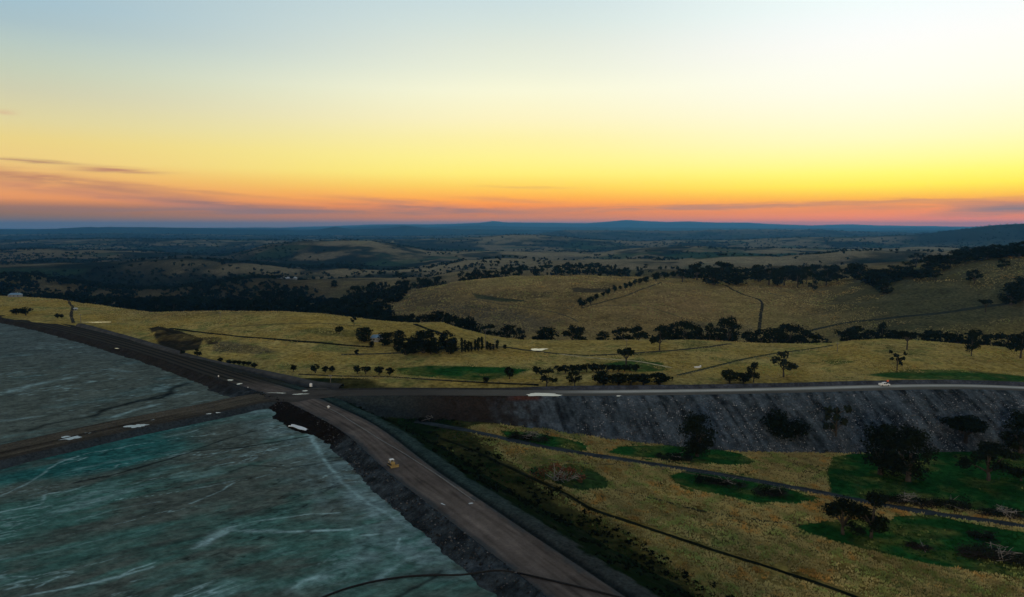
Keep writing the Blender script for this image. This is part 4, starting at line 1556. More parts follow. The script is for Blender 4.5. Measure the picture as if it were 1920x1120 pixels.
tree('bush', 'round', 48, 592, 577, 22, 'dark bush beside the top of the far dam road', cat='bush')
tree('bush', 'round', 30, 590, 579, 20, 'smaller dark bush left of another at the top of the far dam road', cat='bush')
tree('bush', 'round', 108, 597, 588, 9, 'left bush of a tiny pair beside the far dam road', cat='bush')
tree('bush', 'round', 116, 597, 589, 8, 'right bush of a tiny pair beside the far dam road', cat='bush')

# homestead garden
G = 'dark garden trees round the homestead shed'
for (px, b, t, wd) in [(683, 641, 615, 34), (722, 648, 624, 30), (745, 648, 620, 30), (762, 655, 634, 24), (794, 662, 621, 52), (775, 664, 636, 26), (818, 663, 634, 28), (837, 655, 622, 30),
                       (850, 660, 634, 22), (745, 660, 640, 16), (760, 666, 644, 18), (845, 664, 640, 18), (808, 664, 640, 20)]:
    tree('garden_tree', 'dense', px, b, t, wd, 'dark round-crowned garden tree in the clump round the homestead shed', G)
G = 'row of slim poplars beside the homestead'
for k, (px, t) in enumerate([(866, 634), (872, 638), (878, 640), (884, 641), (891, 637), (897, 633), (904, 632), (913, 640), (919, 643), (925, 645), (932, 638), (947, 646)]):
    tree('poplar', 'poplar', px, 661 - 0.6 * k, t, 6 + (k % 3), 'slim poplar in the row running right from the homestead garden', G, parts=False)

# creek line behind the near crest
G = 'trees along the creek behind the near crest'
L = 'dark gum in the creek line showing above the near crest'
for (px, b, t, wd, Y) in [(919, 0, 611, 24, 660), (952, 0, 612, 26, 660), (975, 0, 617, 18, 650), (1012, 0, 622, 22, 640), (1027, 0, 616, 30, 640), (1073, 0, 613, 28, 640), (1088, 0, 616, 24, 640),
                          (1131, 0, 624, 18, 640), (1168, 0, 617, 28, 640), (1195, 0, 614, 30, 640), (1248, 0, 612, 30, 640), (1262, 0, 608, 26, 650), (1282, 0, 605, 28, 650), (1303, 0, 613, 26, 640),
                          (1330, 0, 609, 20, 640), (1346, 0, 618, 26, 640), (1365, 0, 596, 32, 640), (1402, 0, 624, 30, 650), (1425, 0, 620, 34, 650), (1453, 0, 618, 30, 650), (1478, 0, 611, 36, 650),
                          (1505, 0, 618, 34, 650), (1524, 0, 628, 26, 650), (1550, 0, 637, 14, 620), (1588, 0, 622, 34, 640), (1608, 0, 616, 40, 640), (1630, 0, 622, 28, 640), (1651, 0, 609, 28, 650),
                          (1672, 0, 622, 30, 640), (1695, 0, 625, 28, 640), (1722, 0, 628, 28, 630), (1745, 0, 622, 32, 630), (1770, 0, 626, 30, 630), (1795, 0, 628, 30, 630), (1830, 0, 624, 32, 620),
                          (1855, 0, 630, 30, 620), (1880, 0, 628, 32, 620), (1905, 0, 632, 32, 620), (1925, 0, 626, 34, 620)]:
    tree('gum_tree', 'gum' if NTREE[0] % 3 else 'dense', px, b, t - 2, wd * 1.25, L, G, Y=Y - 20)
G = 'trees in the gully behind the yellow ridge'
L = 'dark tree in the gully wood running down behind the yellow ridge'
for (px, t, wd, Y) in [(745, 592, 22, 760), (760, 592, 22, 760), (775, 590, 24, 750), (790, 592, 22, 750), (805, 590, 24, 745), (820, 584, 26, 740), (835, 588, 26, 735), (850, 592, 28, 725),
                       (868, 598, 28, 715), (880, 596, 26, 700), (893, 604, 24, 690), (733, 594, 20, 770), (720, 590, 24, 800), (705, 580, 26, 830), (695, 575, 28, 850), (722, 570, 30, 900), (708, 566, 28, 920),
                       (688, 565, 28, 900), (728, 582, 24, 850)]:
    tree('gum_tree', 'dense', px, 0, t, wd, L, G, Y=Y)

# hill country
G = 'hedgerow climbing the middle hill'
for (px, b, t, wd) in [(1091, 577, 559, 17), (1107, 571, 556, 15), (1118, 564, 551, 9), (1131, 556, 548, 8), (1140, 554, 541, 9), (1152, 550, 535, 8), (1163, 544, 536, 6), (1173, 543, 531, 9), (1182, 540, 528, 9),
                       (1191, 536, 524, 8), (1200, 534, 522, 9), (1211, 531, 519, 13), (1230, 528, 511, 16), (1246, 524, 510, 16), (1262, 521, 510, 12), (1275, 520, 509, 12), (1290, 520, 510, 12)]:
    tree('hedgerow_tree', 'round', px, b, t, wd, 'dark rounded tree in the single line climbing the middle hill', G, parts=False)
rr = random.Random(3)
G = 'belt of trees along the crest of the middle hill'
L = 'dark gum in the long belt on the skyline of the middle hill'
for k in range(26):
    px = 1285 + 12.8 * k
    px += rr.uniform(-9, 9)
    b = 527 + rr.uniform(-5, 9) - (6 if px > 1560 else 0)
    tree('gum_tree', 'dense' if k % 3 == 1 else 'gum', px, b, b - rr.uniform(18, 38), rr.uniform(24, 46), L, G, parts=True)
G = 'tree clumps on the pasture behind the middle hill'
for (x0, x1, y, hh, nn) in [(1036, 1178, 503, 15, 13), (945, 1028, 512, 14, 8), (862, 948, 525, 18, 9), (780, 830, 530, 18, 5), (745, 770, 521, 14, 3), (646, 728, 522, 13, 8), (480, 565, 521, 20, 7), (1190, 1215, 506, 9, 3)]:
    for k in range(nn):
        px = x0 + (x1 - x0) * (k + rr.uniform(0.2, 0.8)) / nn
        b = y + rr.uniform(-2, 2)
        t_ = b - hh * rr.uniform(0.75, 1.2)
        tree('gum_tree', 'gum', px, b, t_, hh * rr.uniform(0.9, 1.5), 'small dark gum in a clump on the pasture behind the middle hill', G, parts=False, Y=rr.uniform(1450, 1650) if y < 515 else rr.uniform(1250, 1400))
G = 'trees on the wooded right ridge'
L = 'dark gum in the wood covering the right ridge'
for k in range(44):
    px = 1622 + 300 * (k + rr.random()) / 44
    ytop = np.interp(px, [1620, 1700, 1800, 1920], [522, 490, 478, 468])
    ybot = np.interp(px, [1620, 1700, 1760, 1800, 1850, 1920], [530, 524, 524, 492, 482, 476])
    b = ytop + 6 + (ybot - ytop) * rr.random() ** 0.9
    tree('gum_tree', 'gum' if k % 2 else 'dense', px, b, b - rr.uniform(13, 24), rr.uniform(22, 36), L, G, parts=True)
tree('gum_tree', 'gum', 1496, 540, 497, 26, 'tall tree stepping out of the crest belt, with a shadow pool beneath it')
tree('gum_tree', 'gum', 1525, 546, 526, 18, 'small tree alone on the hill slope below the crest belt')
tree('gum_tree', 'dense', 1657, 551, 525, 30, 'round dark tree at the lower corner of the ridge wood')
tree('gum_tree', 'dense', 1640, 540, 512, 28, 'dark tree touching the left end of the ridge wood')
tree('gum_tree', 'gum', 1826, 533, 506, 28, 'broad tree alone on the right slope below the ridge wood')
tree('gum_tree', 'gum', 1880, 505, 486, 24, 'tree alone high on the right slope')
tree('gum_tree', 'dense', 1895, 572, 532, 36, 'big dark tree at the upper end of the slope track')
tree('gum_tree', 'dense', 1917, 566, 510, 40, 'dark tall tree cut by the picture edge above the slope track')
tree('gum_tree', 'umbrella', 1847, 586, 562, 22, 'small flat-crowned tree just above the slope track')
tree('gum_tree', 'dense', 700, 536, 530, 14, 'low bush on the slope in front of the pasture clumps', cat='bush', Y=1300)
for (px, b, t, wd, l) in [(627, 538, 526, 14, 'lone dark tree low on the slope left of the middle hill'), (668, 542, 536, 16, 'wide low bush on the shaded slope left of the middle hill'),
                          (697, 543, 535, 20, 'wider low bush on the shaded slope beside the middle hill')]:
    tree('gum_tree', 'dense', px, b, t, wd, l, parts=False)

# woods at the left, largest trees one by one
G = 'trees of the dark valley wood'
L = 'dark gum in the black valley wood behind the yellow fields'
nv = 0
for k in range(260):
    if nv >= 64:
        break
    px = rr.uniform(0, 700)
    Y = rr.uniform(870, 1120)
    if px < 230 and Y < 1000:
        continue
    tree('gum_tree', 'dense' if nv % 2 else 'gum', px, 0, float(560 + F * math.tan(math.atan2(H + 36, Y) - TH)) - rr.uniform(13, 24), rr.uniform(18, 30), L, G, Y=Y, parts=False, n=260)
    nv += 1


# ------------------------------------------------------------------ woods that read as one mass
def scatter_trees(name, pts, rng, nq=26):
    Vs, Qs, Cs = [], [], []
    base = 0
    for (x, y, z, wd, h) in pts:
        k = max(14, int(nq))
        m = rng.integers(4, 7)
        C = np.stack([rng.normal(0, 0.22, m), rng.normal(0, 0.22, m), 0.38 + 0.42 * rng.random(m)], 1) * np.array([wd, wd, h])
        R = (0.20 + 0.10 * rng.random(m)) * 0.5 * (wd + h)
        V, Q, c = leaf_quads(C, R, k, 0.20 * 0.5 * (wd + h), rng)
        Vs.append(V + np.array([x, y, z]))
        Qs.append(Q + base)
        Cs.append(c)
        base += len(V)
    o = link(name, mesh_np(name, np.concatenate(Vs), np.concatenate(Qs), np.concatenate(Cs), smooth=False), [M['leaf_far']])
    return tag(o, kind='stuff')


pts = []
rng = np.random.default_rng(5)
# valley wood
n = 5200
px = rng.uniform(-60, 760, n)
Y = rng.uniform(860, 1640, n)
X = (px - 960) / F * (Y + 5)
dn = fbm(X / 130, Y / 130, 601, 3)
edge = np.interp(px, [-60, 150, 300, 450, 600, 700, 760], [0.42, 0.72, 0.75, 0.6, 0.45, 0.3, 0.0])
edge = edge - sstep(Y, 1300, 1640) * 0.38 * sstep(px, 180, 330)
edge = np.where((px < 230) & (Y < 960), -1, edge)
edge = np.where((px > 575) & (Y > 1180) & (px < 740), edge - 0.8, edge)
ok = dn * 2.2 + edge * 1.1 - 0.22 > 0.22 * rng.random(n) + 0.08
Z = ground_z(X, Y)
for x, y, z in zip(X[ok], Y[ok], Z[ok]):
    pts.append((x, y, z - 0.5, rng.uniform(9, 17), rng.uniform(8, 15)))
# scattered trees and woods out to the horizon
n = 46000
px = rng.uniform(-120, 2040, n)
Y = np.exp(rng.uniform(math.log(1250), math.log(15000), n))
X = (px - 960) / F * (Y + 5)
a = fbm(X / 380, Y / 380, 611, 4)
b = fbm(X / 90, Y / 90, 612, 3)
c_ = fbm(X / 1300, Y / 1300, 613, 3)
dens = 0.012 + 0.75 * sstep(1.15 * a + 0.7 * b + 0.5 * c_ + 0.42 * sstep(px, 1000, 500) + 0.30 * sstep(Y, 3000, 7000) + 0.22 * sstep(px, 1000, 1400) * sstep(Y, 3200, 5000) - 0.10, 0.12, 0.30)
hillfree = (Y < 1500) & (px > 740)
dens = np.where(hillfree, 0, dens * (1 - 0.85 * crestness(X, Y)))
dens = np.where((Y < 2300) & (px > 1150) & (px < 1700), dens * 0.15, dens)
ok = rng.random(n) < dens
Z = ground_z(X, Y)
for x, y, z in zip(X[ok], Y[ok], Z[ok]):
    g = 1 + 1.8 * min(1, max(0, (y - 2500) / 8000))
    pts.append((x, y, z - 0.5, rng.uniform(8, 17) * g, rng.uniform(7, 13) * (1 + 0.25 * (g - 1))))
scatter_trees('distant_woods', pts, rng, 24)
print('distant trees', len(pts))

P_, U_ = resample(MAIN, 1.0)
T_, N_ = frame_of(P_)
rng = np.random.default_rng(21)
n = 1500
ii = rng.integers(20, min(len(P_), 330), n)
ss = rng.uniform(17, 64, n)
x, y = P_[ii, 0] + N_[ii, 0] * ss, P_[ii, 1] + N_[ii, 1] * ss
keep = (fbm(x / 12, y / 12, 641, 3) > -0.05) & (y > 150) & (y < 372)
x, y, ss = x[keep], y[keep], ss[keep]
gz_ = np.maximum(ground_z(x, y), -1.2 - (ss - 17) / 1.75)
o = scatter_trees('scrub', [(a, b, c - 0.2, rng.uniform(1.4, 3.6), rng.uniform(0.4, 1.1)) for a, b, c in zip(x, y, gz_)], rng, 22)
o.data.materials[0] = M['leaf']

# ------------------------------------------------------------------ dry grass of the paddock
def tufts(name, X, Y, Z, hgt, wid, cval, rng, mat, nb=5, hue=None):
    if hue is None:
        hue = np.full(len(X), 0.5)
    n = len(X)
    k = np.repeat(np.arange(n), nb)
    N = n * nb
    a = rng.random(N) * 6.283
    off = rng.normal(0, 0.35, (N, 2)) * wid[k][:, None]
    bx, by = X[k] + off[:, 0], Y[k] + off[:, 1]
    hh = hgt[k] * (0.6 + 0.6 * rng.random(N))
    ww = wid[k] * (0.22 + 0.25 * rng.random(N))
    lean = rng.normal(0, 0.35, (N, 2)) * hh[:, None]
    z = Z[k]
    V = np.stack([np.stack([bx - ww * np.cos(a), by - ww * np.sin(a), z - 0.1], 1), np.stack([bx + ww * np.cos(a), by + ww * np.sin(a), z - 0.1], 1),
                  np.stack([bx + lean[:, 0], by + lean[:, 1], z + hh], 1)], 1).reshape(-1, 3)
    c = np.repeat(np.clip(cval[k] + rng.normal(0, 0.15, N), 0, 1), 3)
    o = link(name, mesh_np(name, V, np.arange(3 * N).reshape(N, 3), np.stack([c, np.repeat(hue[k], 3), c], 1), smooth=False), [mat])
    return tag(o, kind='stuff')


rng = np.random.default_rng(9)
n = 150000
X = rng.uniform(-40, 260, n)
Y = rng.uniform(165, 372, n)
# take the colour of the land under each tuft: only where the grass is dry
cc, q1, q2 = land_colour(X, Y)
iu = np.clip(np.searchsorted(yr, Y), 0, len(yr) - 1)
iv = np.clip(np.searchsorted(u, X / (Y + 300)), 0, len(u) - 1)
under = LCT[iu * len(u) + iv]
dry = rng.random(n) < sstep(under[:, 0], 0.03, 0.20) ** 1.8
vis = np.abs(X / (Y + 10)) < 0.80
hit = dry & vis
hit &= rng.random(n) < np.clip(0.78 + 0.9 * fbm(X / 5, Y / 5, 703, 3) + 0.4 * fbm(X / 22, Y / 22, 704, 3), 0.15, 1)
for P in ([(826, 822), (900, 850), (970, 884), (1060, 925), (1110, 956), (1200, 985), (1300, 1019), (1450, 1066), (1620, 1125), (1800, 1190)],
          [(780, 790), (900, 812), (990, 833), (1100, 852), (1250, 874), (1400, 898), (1500, 916), (1600, 936), (1700, 955), (1800, 970), (1920, 987), (2200, 1035)]):
    d_, _, _ = poly_info(X, Y, world_poly(P))
    hit &= d_ > 2.4
UR = under[hit][:, 0]
X, Y = X[hit], Y[hit]
Z = ground_z(X, Y)
dmw, _, _ = poly_info(X, Y, MAIN[::3])
mow = 0.5 + 0.5 * np.sin(dmw * 2 * math.pi / 11.0 + 2.2 * fbm(X / 30, Y / 30, 706, 2))
cv = 0.40 + 0.65 * fbm(X / 14, Y / 14, 701, 4) + 0.34 * mow - 0.30 * (1 - sstep(UR, 0.06, 0.2))
tufts('dry_grass', X, Y, Z, rng.uniform(0.35, 0.9, len(X)), rng.uniform(0.5, 1.0, len(X)), cv, rng, M['grass'], 4, np.clip(0.5 + 0.55 * fbm(X / 11, Y / 11, 711, 3) + 0.45 * fbm(X / 3, Y / 3, 712, 2), 0, 1) * sstep(UR, 0.06, 0.22))

n = 60000
X = rng.uniform(-60, 300, n)
Y = rng.uniform(165, 372, n)
iu = np.clip(np.searchsorted(yr, Y), 0, len(yr) - 1)
iv = np.clip(np.searchsorted(u, X / (Y + 300)), 0, len(u) - 1)
un = LCT[iu * len(u) + iv]
dmw, smw, _ = poly_info(X, Y, MAIN[::3])
hit = (un[:, 0] < 0.10) & (np.abs(X / (Y + 10)) < 0.80) & (smw > 0) & (dmw > 30) & (rng.random(n) < 0.5 + 1.0 * fbm(X / 9, Y / 9, 707, 3))
d_, _, _ = poly_info(X, Y, world_poly([(780, 790), (900, 812), (990, 833), (1100, 852), (1250, 874), (1400, 898), (1500, 916), (1600, 936), (1700, 955), (1800, 970), (1920, 987), (2200, 1035)]))
hit &= d_ > 2.6
X, Y = X[hit], Y[hit]
tufts('green_grass', X, Y, ground_z(X, Y), rng.uniform(0.15, 0.45, len(X)), rng.uniform(0.4, 0.9, len(X)), 0.4 + 0.5 * fbm(X / 8, Y / 8, 708, 3), rng, M['green'], 4)

# tussocks on the fields behind the embankment and on the middle hill
n = 90000
px = rng.uniform(-40, 1960, n)
Y = 428 + (1250 - 428) * rng.random(n) ** 1.3
X = (px - 960) / F * (Y + 9)
iu = np.clip(np.searchsorted(yr, Y), 0, len(yr) - 1)
iv = np.clip(np.searchsorted(u, X / (Y + 300)), 0, len(u) - 1)
dry = LC[iu * len(u) + iv][:, 0] > 0.09
dm, sm, _ = poly_info(X, Y, MAIN[::3] + [MAIN[-1]])
hit = dry & ((sm > 0) & (dm > 30)) & (fbm(X / 30, Y / 30, 705, 3) > -0.25)
X, Y = X[hit], Y[hit]
Z = ground_z(X, Y)
cv = 0.22 + 0.5 * fbm(X / 25, Y / 25, 702, 3)
k = 0.8 + 0.7 * sstep(Y, 500, 1100)
tufts('tussock_grass', X, Y, Z, rng.uniform(0.3, 0.8, len(X)) * k, rng.uniform(0.5, 1.2, len(X)) * k, cv, rng, M['grass'], 4, np.clip(0.5 + 0.5 * fbm(X / 25, Y / 25, 713, 3) + 0.3 * fbm(X / 6, Y / 6, 714, 2), 0, 1))

# ------------------------------------------------------------------ loose rock on the dam faces
def rocks(name, line, s0, s1, zf, count, rng, size, u0, u1, mat, bright=1.0):
    P, U = resample(line, 1.0)
    T, N = frame_of(P)
    uu = rng.uniform(u0, u1, count)
    ss = s0 + (s1 - s0) * rng.random(count) ** 0.75
    i = np.clip(np.searchsorted(U, uu), 0, len(U) - 1)
    x = P[i, 0] + N[i, 0] * ss
    y = P[i, 1] + N[i, 1] * ss
    z = zf(ss, i, P)
    base = np.array([(1, 0, 0), (-1, 0, 0), (0, 1, 0), (0, -1, 0), (0, 0, 0.8), (0, 0, -0.8)], float)
    fb = np.array([(0, 2, 4), (2, 1, 4), (1, 3, 4), (3, 0, 4), (2, 0, 5), (1, 2, 5), (3, 1, 5), (0, 3, 5)])
    sc = size * (0.45 + rng.random(count) ** 5 * 2.4)
    V = base[None] * (0.7 + 0.6 * rng.random((count, 6, 1))) * sc[:, None, None]
    a = rng.random(count) * 6.28
    ca, sa = np.cos(a)[:, None], np.sin(a)[:, None]
    V = np.stack([V[:, :, 0] * ca - V[:, :, 1] * sa, V[:, :, 0] * sa + V[:, :, 1] * ca, V[:, :, 2]], 2)
    V += np.stack([x, y, z], 1)[:, None, :]
    Fc = (fb[None] + 6 * np.arange(count)[:, None, None]).reshape(-1, 3)
    c = np.repeat(0.045 + 0.26 * rng.random(count) ** 3.0, 6)
    col = np.stack([c, c * 1.02, c * 1.06], 1) * bright
    o = link(name, mesh_np(name, V.reshape(-1, 3), Fc, col, smooth=False), [mat])
    return tag(o, kind='stuff')


rng = np.random.default_rng(15)
M['rock'] = earth_mat('loose_rock_mat', fine=1.5, fine_amt=0.3, mid=0.2, mid_amt=0.15, bump=0.0)
Lr = resample(RIGHT, 1.0)[1][-1]
rocks('loose_rock', RIGHT, RW + 1.5, RW + 40, lambda s, i, P: -0.10 - (s - RW) / 1.5 + 0.5, 36000, rng, 0.21, 150, min(Lr, 560), M['rock'], 1.15)
Lm = resample(MAIN, 1.0)[1][-1]
rocks('loose_rock', MAIN, -19, -8.8, lambda s, i, P: prof(s, BEACH) + 0.02, 4200, rng, 0.20, 30, 310, M['rock'], 0.4)

exec_objects = True
# ================================================================== built things
F_AX = math.atan2


def heading(px0, px1, z=0.0):
    a, b = flat(*px0, z), flat(*px1, z)
    return math.atan2(b[1] - a[1], b[0] - a[0])


# bulldozer (local +x is forward)
bx, by = flat(735, 874, 0)
dz = empty('bulldozer', (bx, by, 0.06), heading((700, 840), (790, 905)))
tag(dz, 'yellow bulldozer with a white-roofed cab parked on the dam road by the rock berm', 'bulldozer')
for s in (-1, 1):
    b = MB()
    b.prism([(-2.0, 0.15), (-1.7, 0.0), (1.5, 0.0), (1.9, 0.25), (2.0, 0.6), (1.6, 0.95), (-1.6, 0.95), (-2.05, 0.55)], s * 0.95 - 0.28, s * 0.95 + 0.28)
    tr = b.build('track', M['rubber'], dz)
    c = MB()
    for xx in (-1.5, -0.75, 0.0, 0.75, 1.5):
        c.lathe([(0.26, s * 0.95 + s * 0.27), (0.26, s * 0.95 + s * 0.34)], 10, (xx, 0, 0.42), 'y')
    c.build('roller', M['yellow'], tr)
b = MB()
b.box(-1.9, -0.62, 0.5, 1.9, 0.62, 1.15)
b.box(0.25, -0.55, 1.15, 2.0, 0.55, 2.0, 0.06, 0.05)
b.box(-1.9, -0.66, 1.15, -0.95, 0.66, 1.85, 0.05, 0.04)
b.build('body', M['yellow'], dz)
b = MB()
b.box(-0.95, -0.72, 1.15, 0.25, 0.72, 2.45, 0.10, 0.08)
cb = b.build('cab', M['glass'], dz)
b = MB()
b.box(-1.15, -0.85, 2.46, 0.42, 0.85, 2.64, 0.06, 0.06)
b.build('cab_roof', M['white'], cb)
b = MB()
for xx in (-0.92, 0.14):
    for yy in (-0.72, 0.64):
        b.box(xx, yy, 1.15, xx + 0.09, yy + 0.09, 2.45)
b.build('cab_frame', M['white'], cb)
b = MB()
arc = [(2.75 + 0.28 * (t - 0.5) ** 2 * 4 * 0.5, 0.1 + 1.15 * t) for t in (0, 0.25, 0.5, 0.75, 1.0)]
b.prism(arc + [(x + 0.14, z) for x, z in arc[::-1]], -1.75, 1.75)
b.build('blade', M['yellow'], dz)
b = MB()
for s in (-1, 1):
    b.tube([(-0.2, s * 1.3, 0.5), (2.75, s * 1.3, 0.42)], 0.12)
    b.tube([(1.7, s * 0.45, 1.2), (2.75, s * 0.45, 0.85)], 0.07)
b.build('push_arm', M['yellow'], dz)
b = MB()
b.tube([(1.2, 0.2, 1.95), (1.2, 0.2, 2.75)], 0.08)
b.build('exhaust', M['steel'], dz)
b = MB()
b.box(-2.5, -0.8, 0.75, -1.9, 0.8, 1.0)
for yy in (-0.6, 0.0, 0.6):
    b.prism([(-2.45, 0.8), (-2.25, 0.8), (-2.4, 0.1), (-2.5, 0.1)], yy - 0.07, yy + 0.07)
b.build('ripper', M['steel'], dz)
dz.scale = (0.95, 0.95, 0.95)

# white ute on the embankment road
ux, uy = flat(1658, 724, -0.1)
ut = empty('ute', (ux, uy, -0.06), heading((1600, 726), (1720, 723)))
tag(ut, 'white tray ute with an orange flag driving along the embankment road', 'ute')
b = MB()
b.prism([(-2.55, 0.45), (2.55, 0.42), (2.6, 0.75), (2.5, 0.98), (1.35, 1.08), (-0.75, 1.08), (-0.75, 0.95), (-2.55, 0.95)], -0.88, 0.88)
b.build('body', M['white'], ut)
b = MB()
b.prism([(-0.75, 1.07), (1.30, 1.07), (0.75, 1.70), (-0.65, 1.70)], -0.80, 0.80)
cb = b.build('cab', M['glass'], ut)
b = MB()
b.box(-0.72, -0.80, 1.70, 0.80, 0.80, 1.80, 0.06, 0.06)
for s in (-0.82, 0.78):
    b.box(0.02, s, 1.07, 0.14, s + 0.04, 1.72)
b.build('cab_roof', M['white'], cb)
b = MB()
b.box(-2.6, -0.92, 0.96, -0.80, 0.92, 1.06)
for s in (-0.92, 0.88):
    b.box(-2.6, s, 1.06, -0.80, s + 0.04, 1.36)
b.box(-2.6, -0.88, 1.06, -2.55, 0.88, 1.36)
b.box(-0.86, -0.88, 1.06, -0.80, 0.88, 1.70)
b.build('tray', M['white'], ut)
for xx in (-1.55, 1.60):
    for s in (-1, 1):
        b = MB()
        b.lathe([(0.30, s * 0.70), (0.38, s * 0.72), (0.38, s * 0.90), (0.30, s * 0.93)], 16, (xx, 0, 0.38), 'y')
        wl = b.build('wheel', M['rubber'], ut)
        c = MB()
        c.lathe([(0.20, s * 0.91), (0.20, s * 0.945)], 12, (xx, 0, 0.38), 'y')
        c.build('rim', M['steel'], wl)
b = MB()
b.tube([(1.9, -0.5, 1.0), (1.9, -0.5, 3.1)], 0.04)
fm = b.build('flag_mast', M['steel'], ut)
b = MB()
b.box(0.9, -0.53, 2.25, 1.88, -0.47, 3.1)
b.build('flag', M['orange'], fm)
b = MB()
for s in (-0.6, 0.5):
    b.box(2.55, s, 0.68, 2.63, s + 0.2, 0.84)
b.build('headlights', M['glass'], ut)
ut.scale = (1.15, 1.15, 1.15)

# pipes
b = MB()
P = [flat(*p, 0.1) for p in [(618, 767), (640, 778), (700, 817), (760, 852), (810, 884), (850, 912), (890, 940)]]
P, _ = resample(smooth_line(P, 2), 4.0)
b.tube([(x, y, 0.15 + 0.06 * math.sin(k * 0.7)) for k, (x, y) in enumerate(P)], 0.19, 8)
pl = b.build('pipeline', M['greypipe'])
tag(pl, 'long grey pipe lying along the dam road edge above the ditch', 'pipe')
b = MB()
hx, hy = flat(616, 765, 0.2)
b.lathe([(0.35, 0.0), (0.5, 0.1), (0.5, 1.1), (0.3, 1.3)], 12, (hx, hy, 0.0))
b.tube([(hx - 0.8, hy, 0.9), (hx + 0.8, hy, 0.9)], 0.16)
b.build('valve', M['white'], pl)
b = MB()
hz = [((560, 1140), ZT + 0.2), ((612, 1117), ZT + 0.25), ((650, 1103), ZT + 0.25), ((700, 1090), ZT + 0.25), ((760, 1081), ZT + 0.25), ((810, 1078), ZT + 0.3), ((860, 1079), -1.9), ((890, 1075), -0.9),
      ((922, 1070), 0.6), ((945, 1070), 1.25), ((965, 1073), 0.9), ((985, 1077), 0.35), ((1050, 1092), 0.3), ((1100, 1104), 0.3), ((1155, 1118), 0.25), ((1200, 1131), 0.2)]
P = [(*flat(*p, z), z) for p, z in hz]
b.tube(smooth_line(P, 2), 0.27, 9)
tag(b.build('hose', M['hdpe']), 'thick black pipe running off the tailings over the berm and across the road', 'pipe')

# white liner sheet under the spigot
lx, ly = flat(569, 799, ZT + 0.3)
V, Fc = [], []
nr, nc = 15, 9
for i in range(nr):
    for j in range(nc):
        a, c = i / (nr - 1), j / (nc - 1)
        x = -3.4 + 7.4 * a + 0.7 * (c - 0.5)
        y = 3.6 * (c - 0.5) * (0.55 + 0.45 * math.sin(math.pi * min(1, a * 1.1))) - 4.2 * a * a + 0.5 * math.sin(7 * a + 2 * c)
        V.append((lx - 1.0 + 1.25 * x, ly - 3.5 + 1.25 * y, ZT + 0.9 + 0.28 * math.sin(9 * c + 3 * a) * (1 - a * 0.5) + 0.5 * (1 - a)))
me = mesh_np('liner_sheet', np.array(V), grid_faces(nr, nc))
lo = link('liner_sheet', me, [M['liner']])
so = lo.modifiers.new('thick', 'SOLIDIFY')
so.thickness = 0.06
tag(lo, 'crumpled white plastic sheet lying where slurry enters the lower tailings', 'plastic sheet')

# white tank, marker posts, trough
def drum(px, py, z, r, h, label, name='tank', cat='tank'):
    x, y = flat(px, py, z)
    t = empty(name, (x, y, z))
    tag(t, label, cat)
    b = MB()
    b.lathe([(r, 0), (r * 1.02, h * 0.1), (r, h * 0.2), (r * 1.02, h * 0.5), (r, h * 0.85), (r * 0.7, h * 0.97)], 18)
    bd = b.build('body', M['white'], t)
    b = MB()
    b.lathe([(r * 0.35, h * 0.965), (r * 0.35, h * 1.05), (r * 0.2, h * 1.08)], 12)
    b.build('lid', M['steel'], bd)


drum(583, 725, 0.1, 0.75, 1.9, 'white plastic tank beside the haul road right of the junction')


def marker(px, py, z, h, label):
    x, y = flat(px, py, z)
    t = empty('marker_post', (x, y, z))
    tag(t, label, 'marker post')
    b = MB()
    b.box(-0.12, -0.12, -0.2, 0.12, 0.12, h * 0.6)
    b.build('post', M['pole'], t)
    b = MB()
    b.box(-0.34, -0.17, h * 0.5, 0.34, -0.125, h)
    b.build('sign_face', M['white'], t)


marker(410, 709, 0.1, 1.6, 'white marker post on the upper dam road before the long puddles')
marker(465, 729, 0.1, 1.0, 'short white marker post where the causeway joins the dam road')

x, y, z = at(1307, 690)
t = empty('trough', (x, y, z), 0.3)
tag(t, 'small white livestock trough in the dry field behind the embankment', 'trough')
b = MB()
b.prism([(-1.6, 0.0), (1.6, 0.0), (1.8, 0.9), (1.6, 0.9), (1.45, 0.2), (-1.45, 0.2), (-1.6, 0.9), (-1.8, 0.9)], -0.7, 0.7)
for s in (-0.75, 0.70):
    b.box(-1.7, s, 0.0, 1.7, s + 0.05, 0.9)
b.build('basin', M['white'], t)
b = MB()
b.lathe([(0.55, 0), (0.55, 1.3), (0.2, 1.5)], 12, (2.7, 0.3, 0))
b.build('float_tank', M['white'], t)


# power poles
def pole(px, base, top, label, arm=True):
    x, y, z = at(px, base)
    d = ray(px, top)
    h = H + d[2] * y / d[1] - z
    t = empty('power_pole', (x, y, z), random.uniform(-0.4, 0.4))
    tag(t, label, 'power pole', 'wooden poles in the fields')
    b = MB()
    b.tube([(0, 0, -0.5), (0, 0, h * 0.5), (0, 0, h)], [0.24, 0.2, 0.15], 8)
    b.build('pole', M['pole'], t)
    if arm:
        b = MB()
        b.box(-1.2, -0.09, h - 0.9, 1.2, 0.0 - 0.0, h - 0.7)
        ca = b.build('crossarm', M['pole'], t)
        b = MB()
        for xx in (-1.05, -0.4, 0.4, 1.05):
            b.lathe([(0.07, h - 0.71), (0.1, h - 0.6), (0.05, h - 0.48)], 8, (xx, -0.05, 0))
        b.build('insulators', M['white'], ca)


pole(910, 657, 617, 'tall pale pole standing above the slim poplars')
pole(928, 657, 634, 'shorter pole at the right end of the slim poplars')
pole(152, 612, 589, 'pole beside the track left of the small far pond')
pole(620, 722, 703, 'pole in the dry grass just above the dam junction')
pole(1570, 660, 642, 'thin pole on the yellow crest left of the creek trees')
pole(1175, 652, 636, 'thin pole above the umbrella-shaped tree near the crest')
pole(413, 598, 585, 'thin pole on the far yellow crest against the dark wood')


